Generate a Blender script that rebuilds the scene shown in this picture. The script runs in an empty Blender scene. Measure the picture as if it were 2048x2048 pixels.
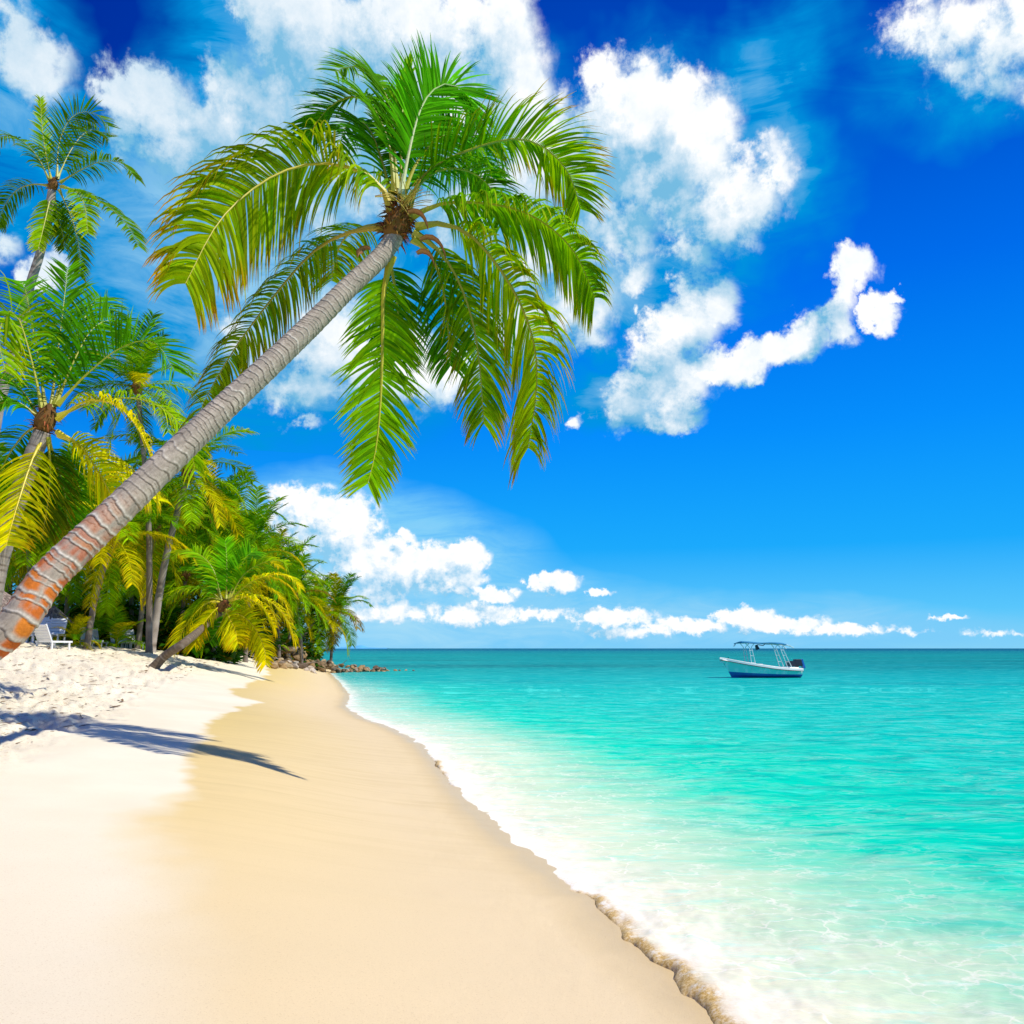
import bpy, math, random
import numpy as np
from mathutils import Vector, Matrix, noise as mn
random.seed(7); RNG = np.random.default_rng(11)
SC = bpy.context.scene; COL = SC.collection
F = 1741.0; PITCH = math.radians(8.9); CAMZ = 2.0
CP, SP = math.cos(PITCH), math.sin(PITCH)

# ------------------------------------------------------------ helpers
def P(px, py, d):
    """world point seen in direction (px,py) (2048 px picture) at distance y = d"""
    rx = (px-1024)/F; ry = (1024-py)/F
    v = Vector((rx, CP-ry*SP, SP+ry*CP))
    v *= d/v.y
    return Vector((v.x, v.y, CAMZ+v.z))
def PD(dx, dy, d): return P(dx*1.06, dy*1.06, d)
def G(px, py, z=0.0):
    rx = (px-1024)/F; ry = (1024-py)/F
    v = Vector((rx, CP-ry*SP, SP+ry*CP))
    t = (z-CAMZ)/v.z
    return (v.x*t, v.y*t)
def tag(o, label=None, cat=None, group=None, kind=None):
    if label: o['label'] = label
    if cat: o['category'] = cat
    if group: o['group'] = group
    if kind: o['kind'] = kind
    return o
def empty(name, loc=(0, 0, 0), rz=0.0):
    o = bpy.data.objects.new(name, None); COL.objects.link(o)
    o.location = loc; o.rotation_euler = (0, 0, rz); o.empty_display_size = .2
    return o
def link(name, me, mat=None, parent=None, smooth=False):
    if mat is not None and not me.materials: me.materials.append(mat)
    if smooth:
        me.polygons.foreach_set('use_smooth', np.ones(len(me.polygons), dtype=bool))
    o = bpy.data.objects.new(name, me); COL.objects.link(o)
    if parent: o.parent = parent
    return o
class MB:
    """collects quads/tris with an optional colour per vertex"""
    def __init__(s): s.v = []; s.f = []; s.c = []; s.mi = []
    def box(s, c, size, rot=None, col=(1, 1, 1), taper=1.0, mi=0):
        n = len(s.v); R = rot or Matrix.Identity(3)
        hx, hy, hz = size[0]/2, size[1]/2, size[2]/2
        for z in (-1, 1):
            k = 1 if z < 0 else taper
            for x, y in ((-1, -1), (1, -1), (1, 1), (-1, 1)):
                p = R @ Vector((x*hx*k, y*hy*k, z*hz)); s.v.append(tuple(p+Vector(c))); s.c.append(col)
        for q in ((0, 3, 2, 1), (4, 5, 6, 7), (0, 1, 5, 4), (1, 2, 6, 5), (2, 3, 7, 6), (3, 0, 4, 7)):
            s.f.append(tuple(n+i for i in q)); s.mi.append(mi)
        return s
    def tube(s, pts, rad, n=8, col=(1, 1, 1), cap=True, mi=0):
        pts = [Vector(p) for p in pts]; m = len(pts)
        if not hasattr(rad, '__len__'): rad = [rad]*m
        base = len(s.v); up = None
        for i, p in enumerate(pts):
            t = (pts[min(i+1, m-1)]-pts[max(i-1, 0)]).normalized()
            if up is None:
                up = t.cross(Vector((0.3, .9, .1))).normalized()
            up = (up - t*up.dot(t)).normalized(); b = t.cross(up)
            for k in range(n):
                a = 2*math.pi*k/n
                s.v.append(tuple(p+(up*math.cos(a)+b*math.sin(a))*rad[i]))
                s.c.append(col(i/(m-1)) if callable(col) else col)
        for i in range(m-1):
            for k in range(n):
                a = base+i*n+k; b2 = base+i*n+(k+1) % n
                s.f.append((a, b2, b2+n, a+n)); s.mi.append(mi)
        if cap:
            s.f.append(tuple(base+k for k in range(n))[::-1]); s.mi.append(mi)
            s.f.append(tuple(base+(m-1)*n+k for k in range(n))); s.mi.append(mi)
        return s
    def quad(s, a, b, c, d, col=(1, 1, 1), mi=0):
        n = len(s.v); s.v += [tuple(a), tuple(b), tuple(c), tuple(d)]; s.c += [col]*4
        s.f.append((n, n+1, n+2, n+3)); s.mi.append(mi); return s
    def mesh(s, name, mats=()):
        me = bpy.data.meshes.new(name); me.from_pydata(s.v, [], s.f)
        ca = me.color_attributes.new('Col', 'FLOAT_COLOR', 'POINT')
        arr = np.ones((len(s.v), 4), dtype=np.float32); arr[:, :3] = np.array(s.c, dtype=np.float32).reshape(-1, 3)
        ca.data.foreach_set('color', arr.ravel())
        for m in mats: me.materials.append(m)
        if len(mats) > 1: me.polygons.foreach_set('material_index', np.array(s.mi, dtype=np.int32))
        me.update(); return me
    def build(s, name, mat, parent=None, smooth=False):
        return link(name, s.mesh(name, [mat]), None, parent, smooth)

# ------------------------------------------------------------ node helpers
class NT:
    def __init__(s, tree): s.t = tree; s.n = tree.nodes; s.l = tree.links
    def new(s, typ, **kw):
        nd = s.n.new(typ)
        for k, v in kw.items(): setattr(nd, k, v)
        return nd
    def set(s, sock, val):
        if isinstance(val, bpy.types.NodeSocket): s.l.new(val, sock)
        elif val is not None: sock.default_value = val
    def math(s, op, a, b=None, c=None, clamp=False):
        nd = s.new('ShaderNodeMath', operation=op, use_clamp=clamp)
        for i, v in enumerate((a, b, c)):
            if v is not None: s.set(nd.inputs[i], v)
        return nd.outputs[0]
    def vmath(s, op, a, b=None, scale=None):
        nd = s.new('ShaderNodeVectorMath', operation=op)
        s.set(nd.inputs[0], a)
        if b is not None: s.set(nd.inputs[1], b)
        if scale is not None: s.set(nd.inputs['Scale'], scale)
        return nd.outputs[1] if op in ('LENGTH', 'DOT_PRODUCT', 'DISTANCE') else nd.outputs[0]
    def mix(s, fac, a, b, blend='MIX'):
        nd = s.new('ShaderNodeMix', data_type='RGBA', blend_type=blend)
        s.set(nd.inputs[0], fac)
        s.set(nd.inputs[6], a); s.set(nd.inputs[7], b)
        return nd.outputs[2]
    def ramp(s, fac, stops, interp='LINEAR'):
        nd = s.new('ShaderNodeValToRGB'); cr = nd.color_ramp; cr.interpolation = interp
        while len(cr.elements) > 1: cr.elements.remove(cr.elements[-1])
        cr.elements[0].position = stops[0][0]; cr.elements[0].color = C4(stops[0][1])
        for p, c in stops[1:]:
            e = cr.elements.new(p); e.color = C4(c)
        s.set(nd.inputs[0], fac); return nd.outputs[0]
    def mapr(s, v, a, b, c=0.0, d=1.0, smooth=False):
        nd = s.new('ShaderNodeMapRange', clamp=True)
        if smooth: nd.interpolation_type = 'SMOOTHSTEP'
        s.set(nd.inputs[0], v)
        for i, x in enumerate((a, b, c, d)): s.set(nd.inputs[i+1], x)
        return nd.outputs[0]
    def noise(s, vec, scale, detail=4, rough=.55, dist=0.0, dim='3D'):
        nd = s.new('ShaderNodeTexNoise', noise_dimensions=dim)
        s.set(nd.inputs['Vector'], vec); s.set(nd.inputs['Scale'], scale)
        nd.inputs['Detail'].default_value = detail; nd.inputs['Roughness'].default_value = rough
        nd.inputs['Distortion'].default_value = dist
        return nd.outputs[0], nd.outputs[1]
    def attr(s, name):
        nd = s.new('ShaderNodeAttribute', attribute_name=name); return nd.outputs[0], nd.outputs[2]
    def mapping(s, vec, scale=(1, 1, 1), loc=(0, 0, 0), rot=(0, 0, 0), typ='POINT'):
        nd = s.new('ShaderNodeMapping', vector_type=typ)
        s.set(nd.inputs[0], vec); s.set(nd.inputs['Location'], loc); s.set(nd.inputs['Rotation'], rot); s.set(nd.inputs['Scale'], scale)
        return nd.outputs[0]
    def bump(s, h, strength, dist, normal=None):
        nd = s.new('ShaderNodeBump'); s.set(nd.inputs['Strength'], strength); s.set(nd.inputs['Distance'], dist)
        s.set(nd.inputs['Height'], h)
        if normal is not None: s.set(nd.inputs['Normal'], normal)
        return nd.outputs['Normal']
def C4(c):
    if not hasattr(c, '__len__'): return (c, c, c, 1)
    return tuple(c)+(1,) if len(c) == 3 else tuple(c)
def lin(r, g, b):
    f = lambda v: (v/255/12.92) if v/255 <= .04045 else ((v/255+.055)/1.055)**2.4
    return (f(r), f(g), f(b))
def material(name):
    m = bpy.data.materials.new(name); m.use_nodes = True
    t = NT(m.node_tree); t.n.clear()
    out = t.new('ShaderNodeOutputMaterial')
    return m, t, out
def pbr(t, out, color, rough=.7, normal=None, spec=.3, metal=0.0):
    b = t.new('ShaderNodeBsdfPrincipled')
    t.set(b.inputs['Base Color'], C4(color) if isinstance(color, tuple) else color)
    t.set(b.inputs['Roughness'], rough); t.set(b.inputs['Metallic'], metal)
    t.set(b.inputs['Specular IOR Level'], spec)
    if normal is not None: t.set(b.inputs['Normal'], normal)
    t.l.new(b.outputs[0], out.inputs[0]); return b
def objcoord(t): return t.new('ShaderNodeTexCoord').outputs['Object']
def geopos(t): return t.new('ShaderNodeNewGeometry').outputs['Position']
def simple_mat(name, color, rough=.6, var=.15, scale=8, spec=.3, bump=0.0, metal=0.0):
    m, t, out = material(name); co = objcoord(t)
    n, _ = t.noise(co, scale, 5, .6)
    c = t.mix(t.mapr(n, .3, .7), tuple(x*(1-var) for x in color)+(1,), tuple(min(1, x*(1+var)) for x in color)+(1,))
    nm = t.bump(n, .5, bump) if bump else None
    pbr(t, out, c, rough, nm, spec, metal); return m

# ------------------------------------------------------------ vectorised value noise
_T = RNG.random((256, 256)).astype(np.float64)
def vnoise(x, y):
    xi = np.floor(x).astype(np.int64); yi = np.floor(y).astype(np.int64)
    fx = x-xi; fy = y-yi; fx = fx*fx*(3-2*fx); fy = fy*fy*(3-2*fy)
    g = lambda a, b: _T[a & 255, b & 255]
    return (g(xi, yi)*(1-fx)+g(xi+1, yi)*fx)*(1-fy)+(g(xi, yi+1)*(1-fx)+g(xi+1, yi+1)*fx)*fy
def fbm(x, y, o=4, r=.5):
    a = 1.0; s = 0; w = 0
    for i in range(o):
        s = s+a*(vnoise(x+i*17.3, y+i*9.1)-.5); w += a; a *= r; x = x*2.03; y = y*2.03
    return s/w*2
def sstep(a, b, x):
    t = np.clip((x-a)/(b-a), 0, 1); return t*t*(3-2*t)

# ------------------------------------------------------------ camera, sun, render
cam_d = bpy.data.cameras.new('camera'); cam = bpy.data.objects.new('camera', cam_d); COL.objects.link(cam)
cam.location = (0, 0, CAMZ); cam.rotation_euler = (math.radians(90)+PITCH, 0, 0)
cam_d.sensor_width = 36; cam_d.lens = 36*F/2048; cam_d.clip_end = 60000; cam_d.clip_start = .05
SC.camera = cam
SUN_EL = math.radians(49.5); SUN_AZ = math.atan2(.92, -.39)
sv = Vector((math.sin(SUN_AZ)*math.cos(SUN_EL), math.cos(SUN_AZ)*math.cos(SUN_EL), math.sin(SUN_EL)))
sun_d = bpy.data.lights.new('sun', 'SUN'); sun = bpy.data.objects.new('sun', sun_d); COL.objects.link(sun)
sun.rotation_euler = sv.to_track_quat('Z', 'Y').to_euler(); sun.location = (20, -10, 30)
sun_d.energy = 4.7; sun_d.angle = math.radians(.5); sun_d.color = (1, .95, .85)
SC.view_settings.view_transform = 'Standard'; SC.view_settings.look = 'None'; SC.view_settings.exposure = 0
SC.render.engine = 'CYCLES'; SC.cycles.use_denoising = True
SC.cycles.max_bounces = 6; SC.cycles.diffuse_bounces = 2; SC.cycles.transparent_max_bounces = 8
SC.cycles.caustics_reflective = False; SC.cycles.caustics_refractive = False
# ------------------------------------------------------------ world: sky + clouds
W = bpy.data.worlds.new('World'); SC.world = W; W.use_nodes = True
t = NT(W.node_tree); t.n.clear()
wo = t.new('ShaderNodeOutputWorld')
gen = t.new('ShaderNodeTexCoord').outputs['Generated']
sep = t.new('ShaderNodeSeparateXYZ'); t.l.new(gen, sep.inputs[0])
X, Y, Z = sep.outputs
az = t.math('ARCTAN2', X, Y); el = t.math('ARCSINE', Z)
cmb = t.new('ShaderNodeCombineXYZ'); t.l.new(az, cmb.inputs[0]); t.l.new(el, cmb.inputs[1])
co = cmb.outputs[0]
def azel(dx, dy):
    v = PD(dx, dy, 100)-Vector((0, 0, CAMZ)); v.normalize()
    return math.atan2(v.x, v.y), math.asin(v.z)
K = 1.06/F
# (cx, cy, rx, ry, rot deg, weight) in the photograph's own frame, turned into sky directions
BL = [
 (300,215,125,90,25,1),(250,190,70,60,0,.9),(360,270,120,90,0,1),(450,210,95,95,0,1),(400,300,150,80,0,.8),(480,260,110,120,0,.9),
 (490,50,70,60,0,1),(600,50,150,100,0,1),(560,150,150,110,0,.85),(760,60,210,110,0,1),(920,70,140,110,0,1),(960,170,110,120,0,1),
 (870,220,200,170,0,1),(720,170,200,150,0,.9),(700,330,200,120,0,.75),(1010,290,140,110,0,1),(640,260,200,160,0,.85),(900,350,220,130,0,.95),(560,350,160,100,0,.8),
 (1200,230,130,110,0,1.1),(1300,230,120,100,-10,1.15),(1130,300,130,100,0,1),(1240,320,140,110,0,1),(1330,290,80,60,0,1),
 (1400,360,90,75,0,1),(1350,400,120,70,0,.95),(1470,320,70,80,0,.6),(1180,420,120,90,0,.8),(1060,470,150,110,0,.85),(1300,460,80,40,0,.7),
 (1090,580,110,80,-20,.95),(1000,600,120,80,0,.85),(1200,500,80,50,0,.6),
 (620,640,140,110,0,.85),(760,690,170,90,0,1),(560,720,130,70,0,.75),(850,690,110,80,0,.95),(570,795,50,18,0,.5),(480,640,120,80,0,.5),
 (40,100,110,80,20,.9),(20,40,60,60,0,.8),(100,150,50,40,0,.7),(110,500,60,45,0,.8),(15,440,35,50,0,.6),
 (1325,560,66,80,-15,1.1),(1290,620,75,70,0,1.05),(1230,690,100,80,-20,1),(1290,720,80,65,0,1),(1275,775,60,38,0,1),(1180,760,80,50,0,.75),
 (1080,785,22,30,20,.75),(1215,575,14,16,0,.6),(1390,690,95,46,-10,1),(1340,700,60,40,0,.95),(1470,660,70,42,-15,1),(1520,615,62,48,-25,1),(1500,640,60,42,0,.95),
 (1570,600,60,52,0,.95),(1610,520,56,42,0,1),(1590,570,50,52,0,.9),(1670,595,34,38,0,.9),(1690,570,18,14,0,.8),(1420,720,30,18,0,.7),
 (590,970,90,45,10,1),(640,1000,80,70,0,1),(560,1000,60,60,0,1),(680,960,30,14,0,.8),(690,1070,90,60,0,1),(760,1070,90,50,0,1),(820,1065,70,45,0,1),
 (880,1050,45,32,0,1),(760,1010,22,14,0,.8),(860,1090,60,30,0,.9),(660,1110,120,40,0,.8),(540,1040,60,50,0,.9),
 (1045,1098,52,22,0,1),(1000,1092,20,10,0,.8),(1132,1120,22,8,0,.8),(925,1122,58,17,0,.9),(860,1118,30,10,0,.8),
 (720,1150,120,22,0,.75),(900,1160,110,20,0,.8),(1150,1165,90,18,0,.8),(1020,1160,80,14,0,.6),(1410,1165,55,20,0,1),(1470,1178,90,17,0,.9),(1300,1182,90,14,0,.75),
 (1600,1188,90,12,0,.7),(1790,1167,32,5,0,.65),(1720,1190,60,8,0,.5),(1880,1195,60,8,0,.4),(1200,1190,120,14,0,.6),
 (1800,60,150,90,0,.62),(1890,110,120,110,0,.62),(1800,140,70,60,30,.5),(1750,30,100,60,0,.55),(1940,60,90,140,0,.6),
]
HZ = [ # thin haze blobs
 (440,430,360,260,0,.9),(560,600,380,260,0,1),(650,200,380,280,0,1),(950,420,330,260,0,.9),(300,480,160,160,0,.45),(350,620,160,120,0,.4),(80,300,180,160,0,.45),(30,140,140,160,0,.6),(20,420,90,120,0,.5),
 (1280,330,300,230,0,.7),(1150,540,230,140,0,.7),(1450,110,170,110,0,.5),(1470,250,120,150,0,.6),(1870,180,230,110,0,.45),(1850,90,240,150,0,.5),(1180,740,140,80,0,.8),
 (760,1165,460,90,0,.9),(1080,1180,460,60,0,.8),(1440,1190,360,48,0,.75),(1800,1200,260,28,0,.3),(700,1090,300,130,0,.8),(600,1020,200,110,0,.7)]
def blobs(lst, vec, off=(0, 0)):
    out = None
    for cx, cy, rx, ry, rot, w in lst:
        a, e = azel(cx, cy)
        mp = t.mapping(vec, scale=(rx*K*(1.25 if cy < 860 else 1.4), ry*K*(1.25 if cy < 860 else 1.5), 1), loc=(a, e, 0), rot=(0, 0, -math.radians(rot)), typ='TEXTURE')
        g = t.new('ShaderNodeTexGradient', gradient_type='SPHERICAL'); t.l.new(mp, g.inputs[0])
        v = g.outputs[1] if w == 1 else t.math('MULTIPLY', g.outputs[1], w)
        out = v if out is None else t.math('SMOOTH_MAX', out, v, .06)
    return t.math('MAXIMUM', t.math('MULTIPLY', t.math('SUBTRACT', out, .065), 1.07), 0.0)

sky = t.new('ShaderNodeTexSky', sky_type='NISHITA'); sky.sun_disc = False
sky.sun_elevation = SUN_EL; sky.sun_rotation = SUN_AZ; sky.air_density = 1.0; sky.dust_density = .3; sky.ozone_density = 3
hs = t.new('ShaderNodeHueSaturation'); hs.inputs['Saturation'].default_value = 1.5; t.l.new(sky.outputs[0], hs.inputs['Color'])
S = 10.0
grad = t.ramp(t.mapr(el, 0, .8), [(0, lin(135, 214, 250)), (.05, lin(80, 198, 255)), (.14, lin(8, 170, 255)), (.30, lin(0, 143, 255)),
   (.50, lin(0, 108, 238)), (.72, lin(0, 75, 200)), (1, lin(0, 52, 165))])
gradL = t.mix(t.math('MULTIPLY', t.mapr(az, .1, -.5), t.mapr(el, .15, .6)), grad, C4(lin(0, 45, 160)))
gradS = t.vmath('SCALE', gradL, scale=S)
base = t.mix(.95, hs.outputs[0], gradS)
below = t.mapr(el, -.02, -.001)
BLh = [b for b in BL if b[1] < 860]; BLl = [b for b in BL if b[1] >= 860]
HZh = [b for b in HZ if b[1]-b[3] < 860]; HZl = [b for b in HZ if b[1]+b[3] > 860]
def region(bl, hz_l, high):
    def density(off):
        c = t.vmath('ADD', co, (off[0], off[1], 0)) if off != (0, 0) else co
        f1, c1 = t.noise(c, 9 if high else 24, 7, .62, .3)
        f2, c2 = t.noise(c, 36 if high else 95, 5, .66)
        w1 = t.vmath('SCALE', t.vmath('SUBTRACT', c1, (.5, .5, .5)), scale=.10 if high else .040)
        w2 = t.vmath('SCALE', t.vmath('SUBTRACT', c2, (.5, .5, .5)), scale=.036 if high else .016)
        if not high: w1 = t.vmath('MULTIPLY', w1, (1, .75, 1)); w2 = t.vmath('MULTIPLY', w2, (1, .75, 1))
        cw = t.vmath('ADD', t.vmath('ADD', c, w1), w2)
        m = blobs(bl, cw)
        vo = t.new('ShaderNodeTexVoronoi', feature='SMOOTH_F1', voronoi_dimensions='2D'); t.set(vo.inputs['Vector'], t.vmath('ADD', c, w2))
        vo.inputs['Scale'].default_value = 22 if high else 62; vo.inputs['Detail'].default_value = 1.0
        vo.inputs['Smoothness'].default_value = .5
        bil = t.math('SUBTRACT', .45, vo.outputs['Distance'])
        n = t.math('ADD', t.math('MULTIPLY', t.math('SUBTRACT', f1, .5), .62), t.math('MULTIPLY', t.math('SUBTRACT', f2, .5), .8))
        n = t.math('ADD', n, t.math('MULTIPLY', bil, .25))
        gate = t.mapr(m, .0, .22)
        return t.math('ADD', m, t.math('MULTIPLY', n, gate)), m, f1, f2
    o = (.030, .050) if high else (.010, .020)
    D0, M0, f1, f2 = density((0, 0)); D1, M1, _, g2 = density(o)
    dd = t.math('SUBTRACT', D0, D1)
    a0, a1 = (.10, .50) if high else (.06, .38)
    alpha = t.mapr(D0, a0, a1, smooth=True)
    lit = t.math('SUBTRACT', dd, t.math('MULTIPLY', t.math('SUBTRACT', M1, .45), .30 if high else .12))
    lit = t.math('ADD', lit, t.math('MULTIPLY', t.math('SUBTRACT', f1, .5), .45))
    lit = t.mapr(lit, -.52 if high else -.50, .62 if high else .30, 0, 1)
    if high: lit = t.math('MULTIPLY', lit, t.math('SUBTRACT', 1, t.math('MULTIPLY', t.mapr(az, -.05, -.32, 0, .36), t.mapr(el, .2, .4))))
    lit = t.math('ADD', lit, t.math('ADD', t.math('MULTIPLY', t.math('SUBTRACT', f1, .55), .9 if high else .5), t.math('MULTIPLY', t.math('SUBTRACT', f2, .5), .55)), clamp=True)
    hw = t.vmath('ADD', co, t.vmath('SCALE', t.vmath('SUBTRACT', t.noise(co, 5, 4, .6)[1], (.5, .5, .5)), scale=.2 if high else .06))
    hz = blobs(hz_l, hw)
    hn = t.noise(t.mapping(co, scale=(.8, 2.2 if high else 3.0, 1), rot=(0, 0, .35 if high else 0)), 9 if high else 12, 7, .66, .9)[0]
    hz = t.math('MULTIPLY', hz, t.mapr(hn, .3, .65, .45, 1.5), clamp=True)
    thin = tuple(v*S for v in (lin(0, 150, 222) if high else lin(125, 205, 250))); hazec = tuple(v*S for v in lin(175, 225, 248))
    white = tuple(v*S for v in (1.04, 1.05, 1.06)); shade = tuple(v*S for v in (lin(118, 188, 226) if high else lin(140, 204, 240)))
    c = t.mix(t.mapr(hz, 0, .38), base, C4(thin))
    c = t.mix(t.mapr(hz, .35, 1.1, 0, .8), c, C4(hazec))
    wl = C4(white)
    c = t.mix(alpha, c, t.mix(lit, C4(shade), wl))
    b = t.new('ShaderNodeBackground'); b.inputs[1].default_value = .1; t.l.new(c, b.inputs[0]); return b
bh = region(BLh, HZh, True); bl_ = region(BLl, HZl, False)
# the rest of the sky: broken fair-weather cloud
gn = t.noise(gen, 3.2, 6, .6)[0]
gcl = t.mapr(gn, .55, .68, smooth=True)
c = t.mix(gcl, base, C4(tuple(v*S*.8 for v in (.9, .95, 1))))
c = t.mix(t.math('SUBTRACT', 1, below), c, C4(tuple(v*S for v in lin(0, 90, 150))))
bo = t.new('ShaderNodeBackground'); bo.inputs[1].default_value = .1; t.l.new(c, bo.inputs[0])
# hard switches by direction: each part of the sky evaluates only its own clouds
isl = t.math('LESS_THAN', el, azel(966, 865)[1])
inside = t.math('MULTIPLY', t.math('LESS_THAN', t.math('ABSOLUTE', az), .80), t.math('MULTIPLY', t.math('GREATER_THAN', el, -.004), t.math('LESS_THAN', el, .85)))
m1 = t.new('ShaderNodeMixShader'); t.l.new(isl, m1.inputs[0]); t.l.new(bh.outputs[0], m1.inputs[1]); t.l.new(bl_.outputs[0], m1.inputs[2])
m2 = t.new('ShaderNodeMixShader'); t.l.new(inside, m2.inputs[0]); t.l.new(bo.outputs[0], m2.inputs[1]); t.l.new(m1.outputs[0], m2.inputs[2])
t.l.new(m2.outputs[0], wo.inputs[0])
W.cycles.sampling_method = 'MANUAL'; W.cycles.sample_map_resolution = 256
# ------------------------------------------------------------ shoreline and terrain
SHd = [(1345,1932),(1320,1895),(1270,1850),(1210,1800),(1160,1750),(1110,1690),(1080,1680),(1010,1630),(945,1575),(880,1520),(825,1445),
       (790,1405),(740,1375),(680,1355),(648,1335),(655,1310),(640,1290),(620,1270)]
SH = [G(x*1.06, y*1.06) for x, y in SHd]
SH = [(5.2, -6.0), (2.4, 1.0), (1.7, 3.0)] + SH + [(-15.5, 76), (-16, 84), (-24, 100), (-60, 130), (-220, 210), (-900, 500)]
SH = [(12, -25)] + SH
SHA = np.array(SH)
def sdist(x, y, poly):
    """signed distance to a polyline, positive on its left (inland)"""
    x = np.asarray(x, float); y = np.asarray(y, float)
    best = np.full(x.shape, 1e9); sg = np.ones(x.shape)
    for (ax, ay), (bx, by) in zip(poly[:-1], poly[1:]):
        dx, dy = bx-ax, by-ay; L2 = dx*dx+dy*dy
        tt = np.clip(((x-ax)*dx+(y-ay)*dy)/L2, 0, 1)
        qx = x-(ax+tt*dx); qy = y-(ay+tt*dy); d = np.hypot(qx, qy)
        cr = dx*(y-ay)-dy*(x-ax)
        m = d < best-1e-9
        sg = np.where(m, np.sign(cr), sg); best = np.where(m, d, best)
    return best*sg
def shore(x, y):
    s = sdist(x, y, SHA)
    x = np.asarray(x, float); y = np.asarray(y, float)
    near = np.abs(s) < 3
    j = .10*fbm(x*2.2, y*2.2, 3)+.02*fbm(x*13, y*13, 3)
    return s+np.where(near, j*np.exp(-(s/1.2)**2), 0)
def H0(x, y):
    x = np.asarray(x, float); y = np.asarray(y, float)
    s = shore(x, y)
    k = .118+.075*sstep(14, 42, y)+.12*sstep(50, 75, y)
    zt = 2.22-.35*sstep(58, 75, y)
    lin_ = k*np.maximum(s, 0)*sstep(-2.5, 3.0, s)
    a = lin_; b = np.full_like(a, zt); kk = .7
    h = np.clip(.5+.5*(b-a)/kk, 0, 1); z = b*(1-h)+a*h-kk*h*(1-h)
    z = z+kk*np.clip(.5+.5*(zt)/kk, 0, 1)*0
    z0 = kk*0
    z = np.where(s > 0, z, np.maximum(.07*s, -2.5))
    return z, s
WETd = [(505,1262),(500,1285),(430,1300),(440,1310),(505,1327),(455,1333),(420,1345),(398,1375),(400,1392),(378,1412),(352,1450),(340,1490),(300,1525),(262,1552),(240,1572),(262,1610),(295,1650),(310,1720),(330,1830),(350,1940),(300,2300)]
def ground_at(px, py):
    lo = 3.0
    for d in np.geomspace(3, 160, 500):
        p = P(px, py, d); z = float(H0(p.x, p.y)[0])
        if p.z <= z: break
        lo = d
    p = P(px, py, (lo+d)/2); return Vector((p.x, p.y, float(H0(p.x, p.y)[0])))
WET = [tuple(ground_at(x*1.06, y*1.06)[:2]) for x, y in WETd]
WET = np.array([(WET[0][0]-3, WET[0][1]+10)]+WET)
RGd = [(560,1236),(470,1246),(400,1262),(330,1290),(290,1300),(250,1325),(215,1345),(180,1375),(120,1395),(60,1420),(0,1445),(-200,1520)]
RG = np.array([tuple(ground_at(x*1.06, y*1.06)[:2]) for x, y in RGd])

def wrough(x, y):
    r = -sdist(x, y, RG)     # positive up-beach of the smooth part
    return sstep(-.6, .9, r)
def H(x, y, detail=True):
    x = np.asarray(x, float); y = np.asarray(y, float)
    z, s = H0(x, y)
    land = sstep(.5, 3, s)
    z = z+land*.10*fbm(x*.18, y*.18, 3)
    if detail:
        R = wrough(x, y)*sstep(3.0, 5.0, s)
        near = 1-sstep(35, 60, y)
        foot = np.abs(fbm(x*1.6, y*1.6, 3))
        pits = -np.maximum(0, fbm(x*3.1+5, y*3.1, 2)-.18)*.22
        z = z+R*near*(.15*(foot-.25)+1.4*pits+.08*fbm(x*5, y*5, 3))+R*.10*fbm(x*.7, y*.7, 2)
        z = z+land*(1-R)*(.010*fbm(x*.5, y*.9, 3))
    return z
def Hz(x, y): return float(H(x, y))
def polar_grid(rmin, rmax, nr, fine, coarse, rexp=None):
    a0, a1 = math.radians(-36), math.radians(36)
    ang = np.concatenate([np.linspace(a0, a1, fine, endpoint=False), np.linspace(a1, 2*math.pi+a0, coarse, endpoint=False)])
    rn = int(nr*.45); r = np.concatenate([1/np.linspace(1/rmin, 1/60, rn), np.geomspace(rmin, rmax, nr-rn)[1:-1], [rmax*1.001]]); r = np.unique(np.round(r, 4)); nr = len(r)
    A, R = np.meshgrid(ang, r)
    return R*np.sin(A), R*np.cos(A), nr, len(ang)
def grid_faces(nr, na):
    i = np.arange((nr-1)*na); r = i//na; a = i % na; a2 = (a+1) % na
    return np.stack([r*na+a, r*na+a2, (r+1)*na+a2, (r+1)*na+a], 1)
def np_mesh(name, V, Fc, attrs):
    me = bpy.data.meshes.new(name)
    used = np.zeros(len(V), bool); used[Fc.ravel()] = True
    idx = np.cumsum(used)-1; V = V[used]; Fc = idx[Fc]
    me.vertices.add(len(V)); me.vertices.foreach_set('co', V.astype(np.float32).ravel())
    me.loops.add(Fc.size); me.loops.foreach_set('vertex_index', Fc.astype(np.int32).ravel())
    me.polygons.add(len(Fc)); me.polygons.foreach_set('loop_start', np.arange(0, Fc.size, 4, dtype=np.int32))
    for k, v in attrs.items():
        at = me.attributes.new(k, 'FLOAT', 'POINT'); at.data.foreach_set('value', v[used].astype(np.float32))
    me.update(calc_edges=True); me.validate(); return me

x, y, nr, na = polar_grid(1.6, 400, 860, 640, 60)
x = x.ravel(); y = y.ravel()
z = H(x, y); _, s = H0(x, y)
wsoft = .5-.38*sstep(6.5, 11, y)
wet = sstep(-1, 1, (sdist(x, y, WET)+(.35*fbm(x*.5, y*.5, 3)+.15*fbm(x*3, y*3, 3))*sstep(2, 8, y))/wsoft)
wet = np.where(s < .4, 1, wet)
rg = wrough(x, y)*sstep(3, 5, s)
Fc = grid_faces(nr, na)
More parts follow.
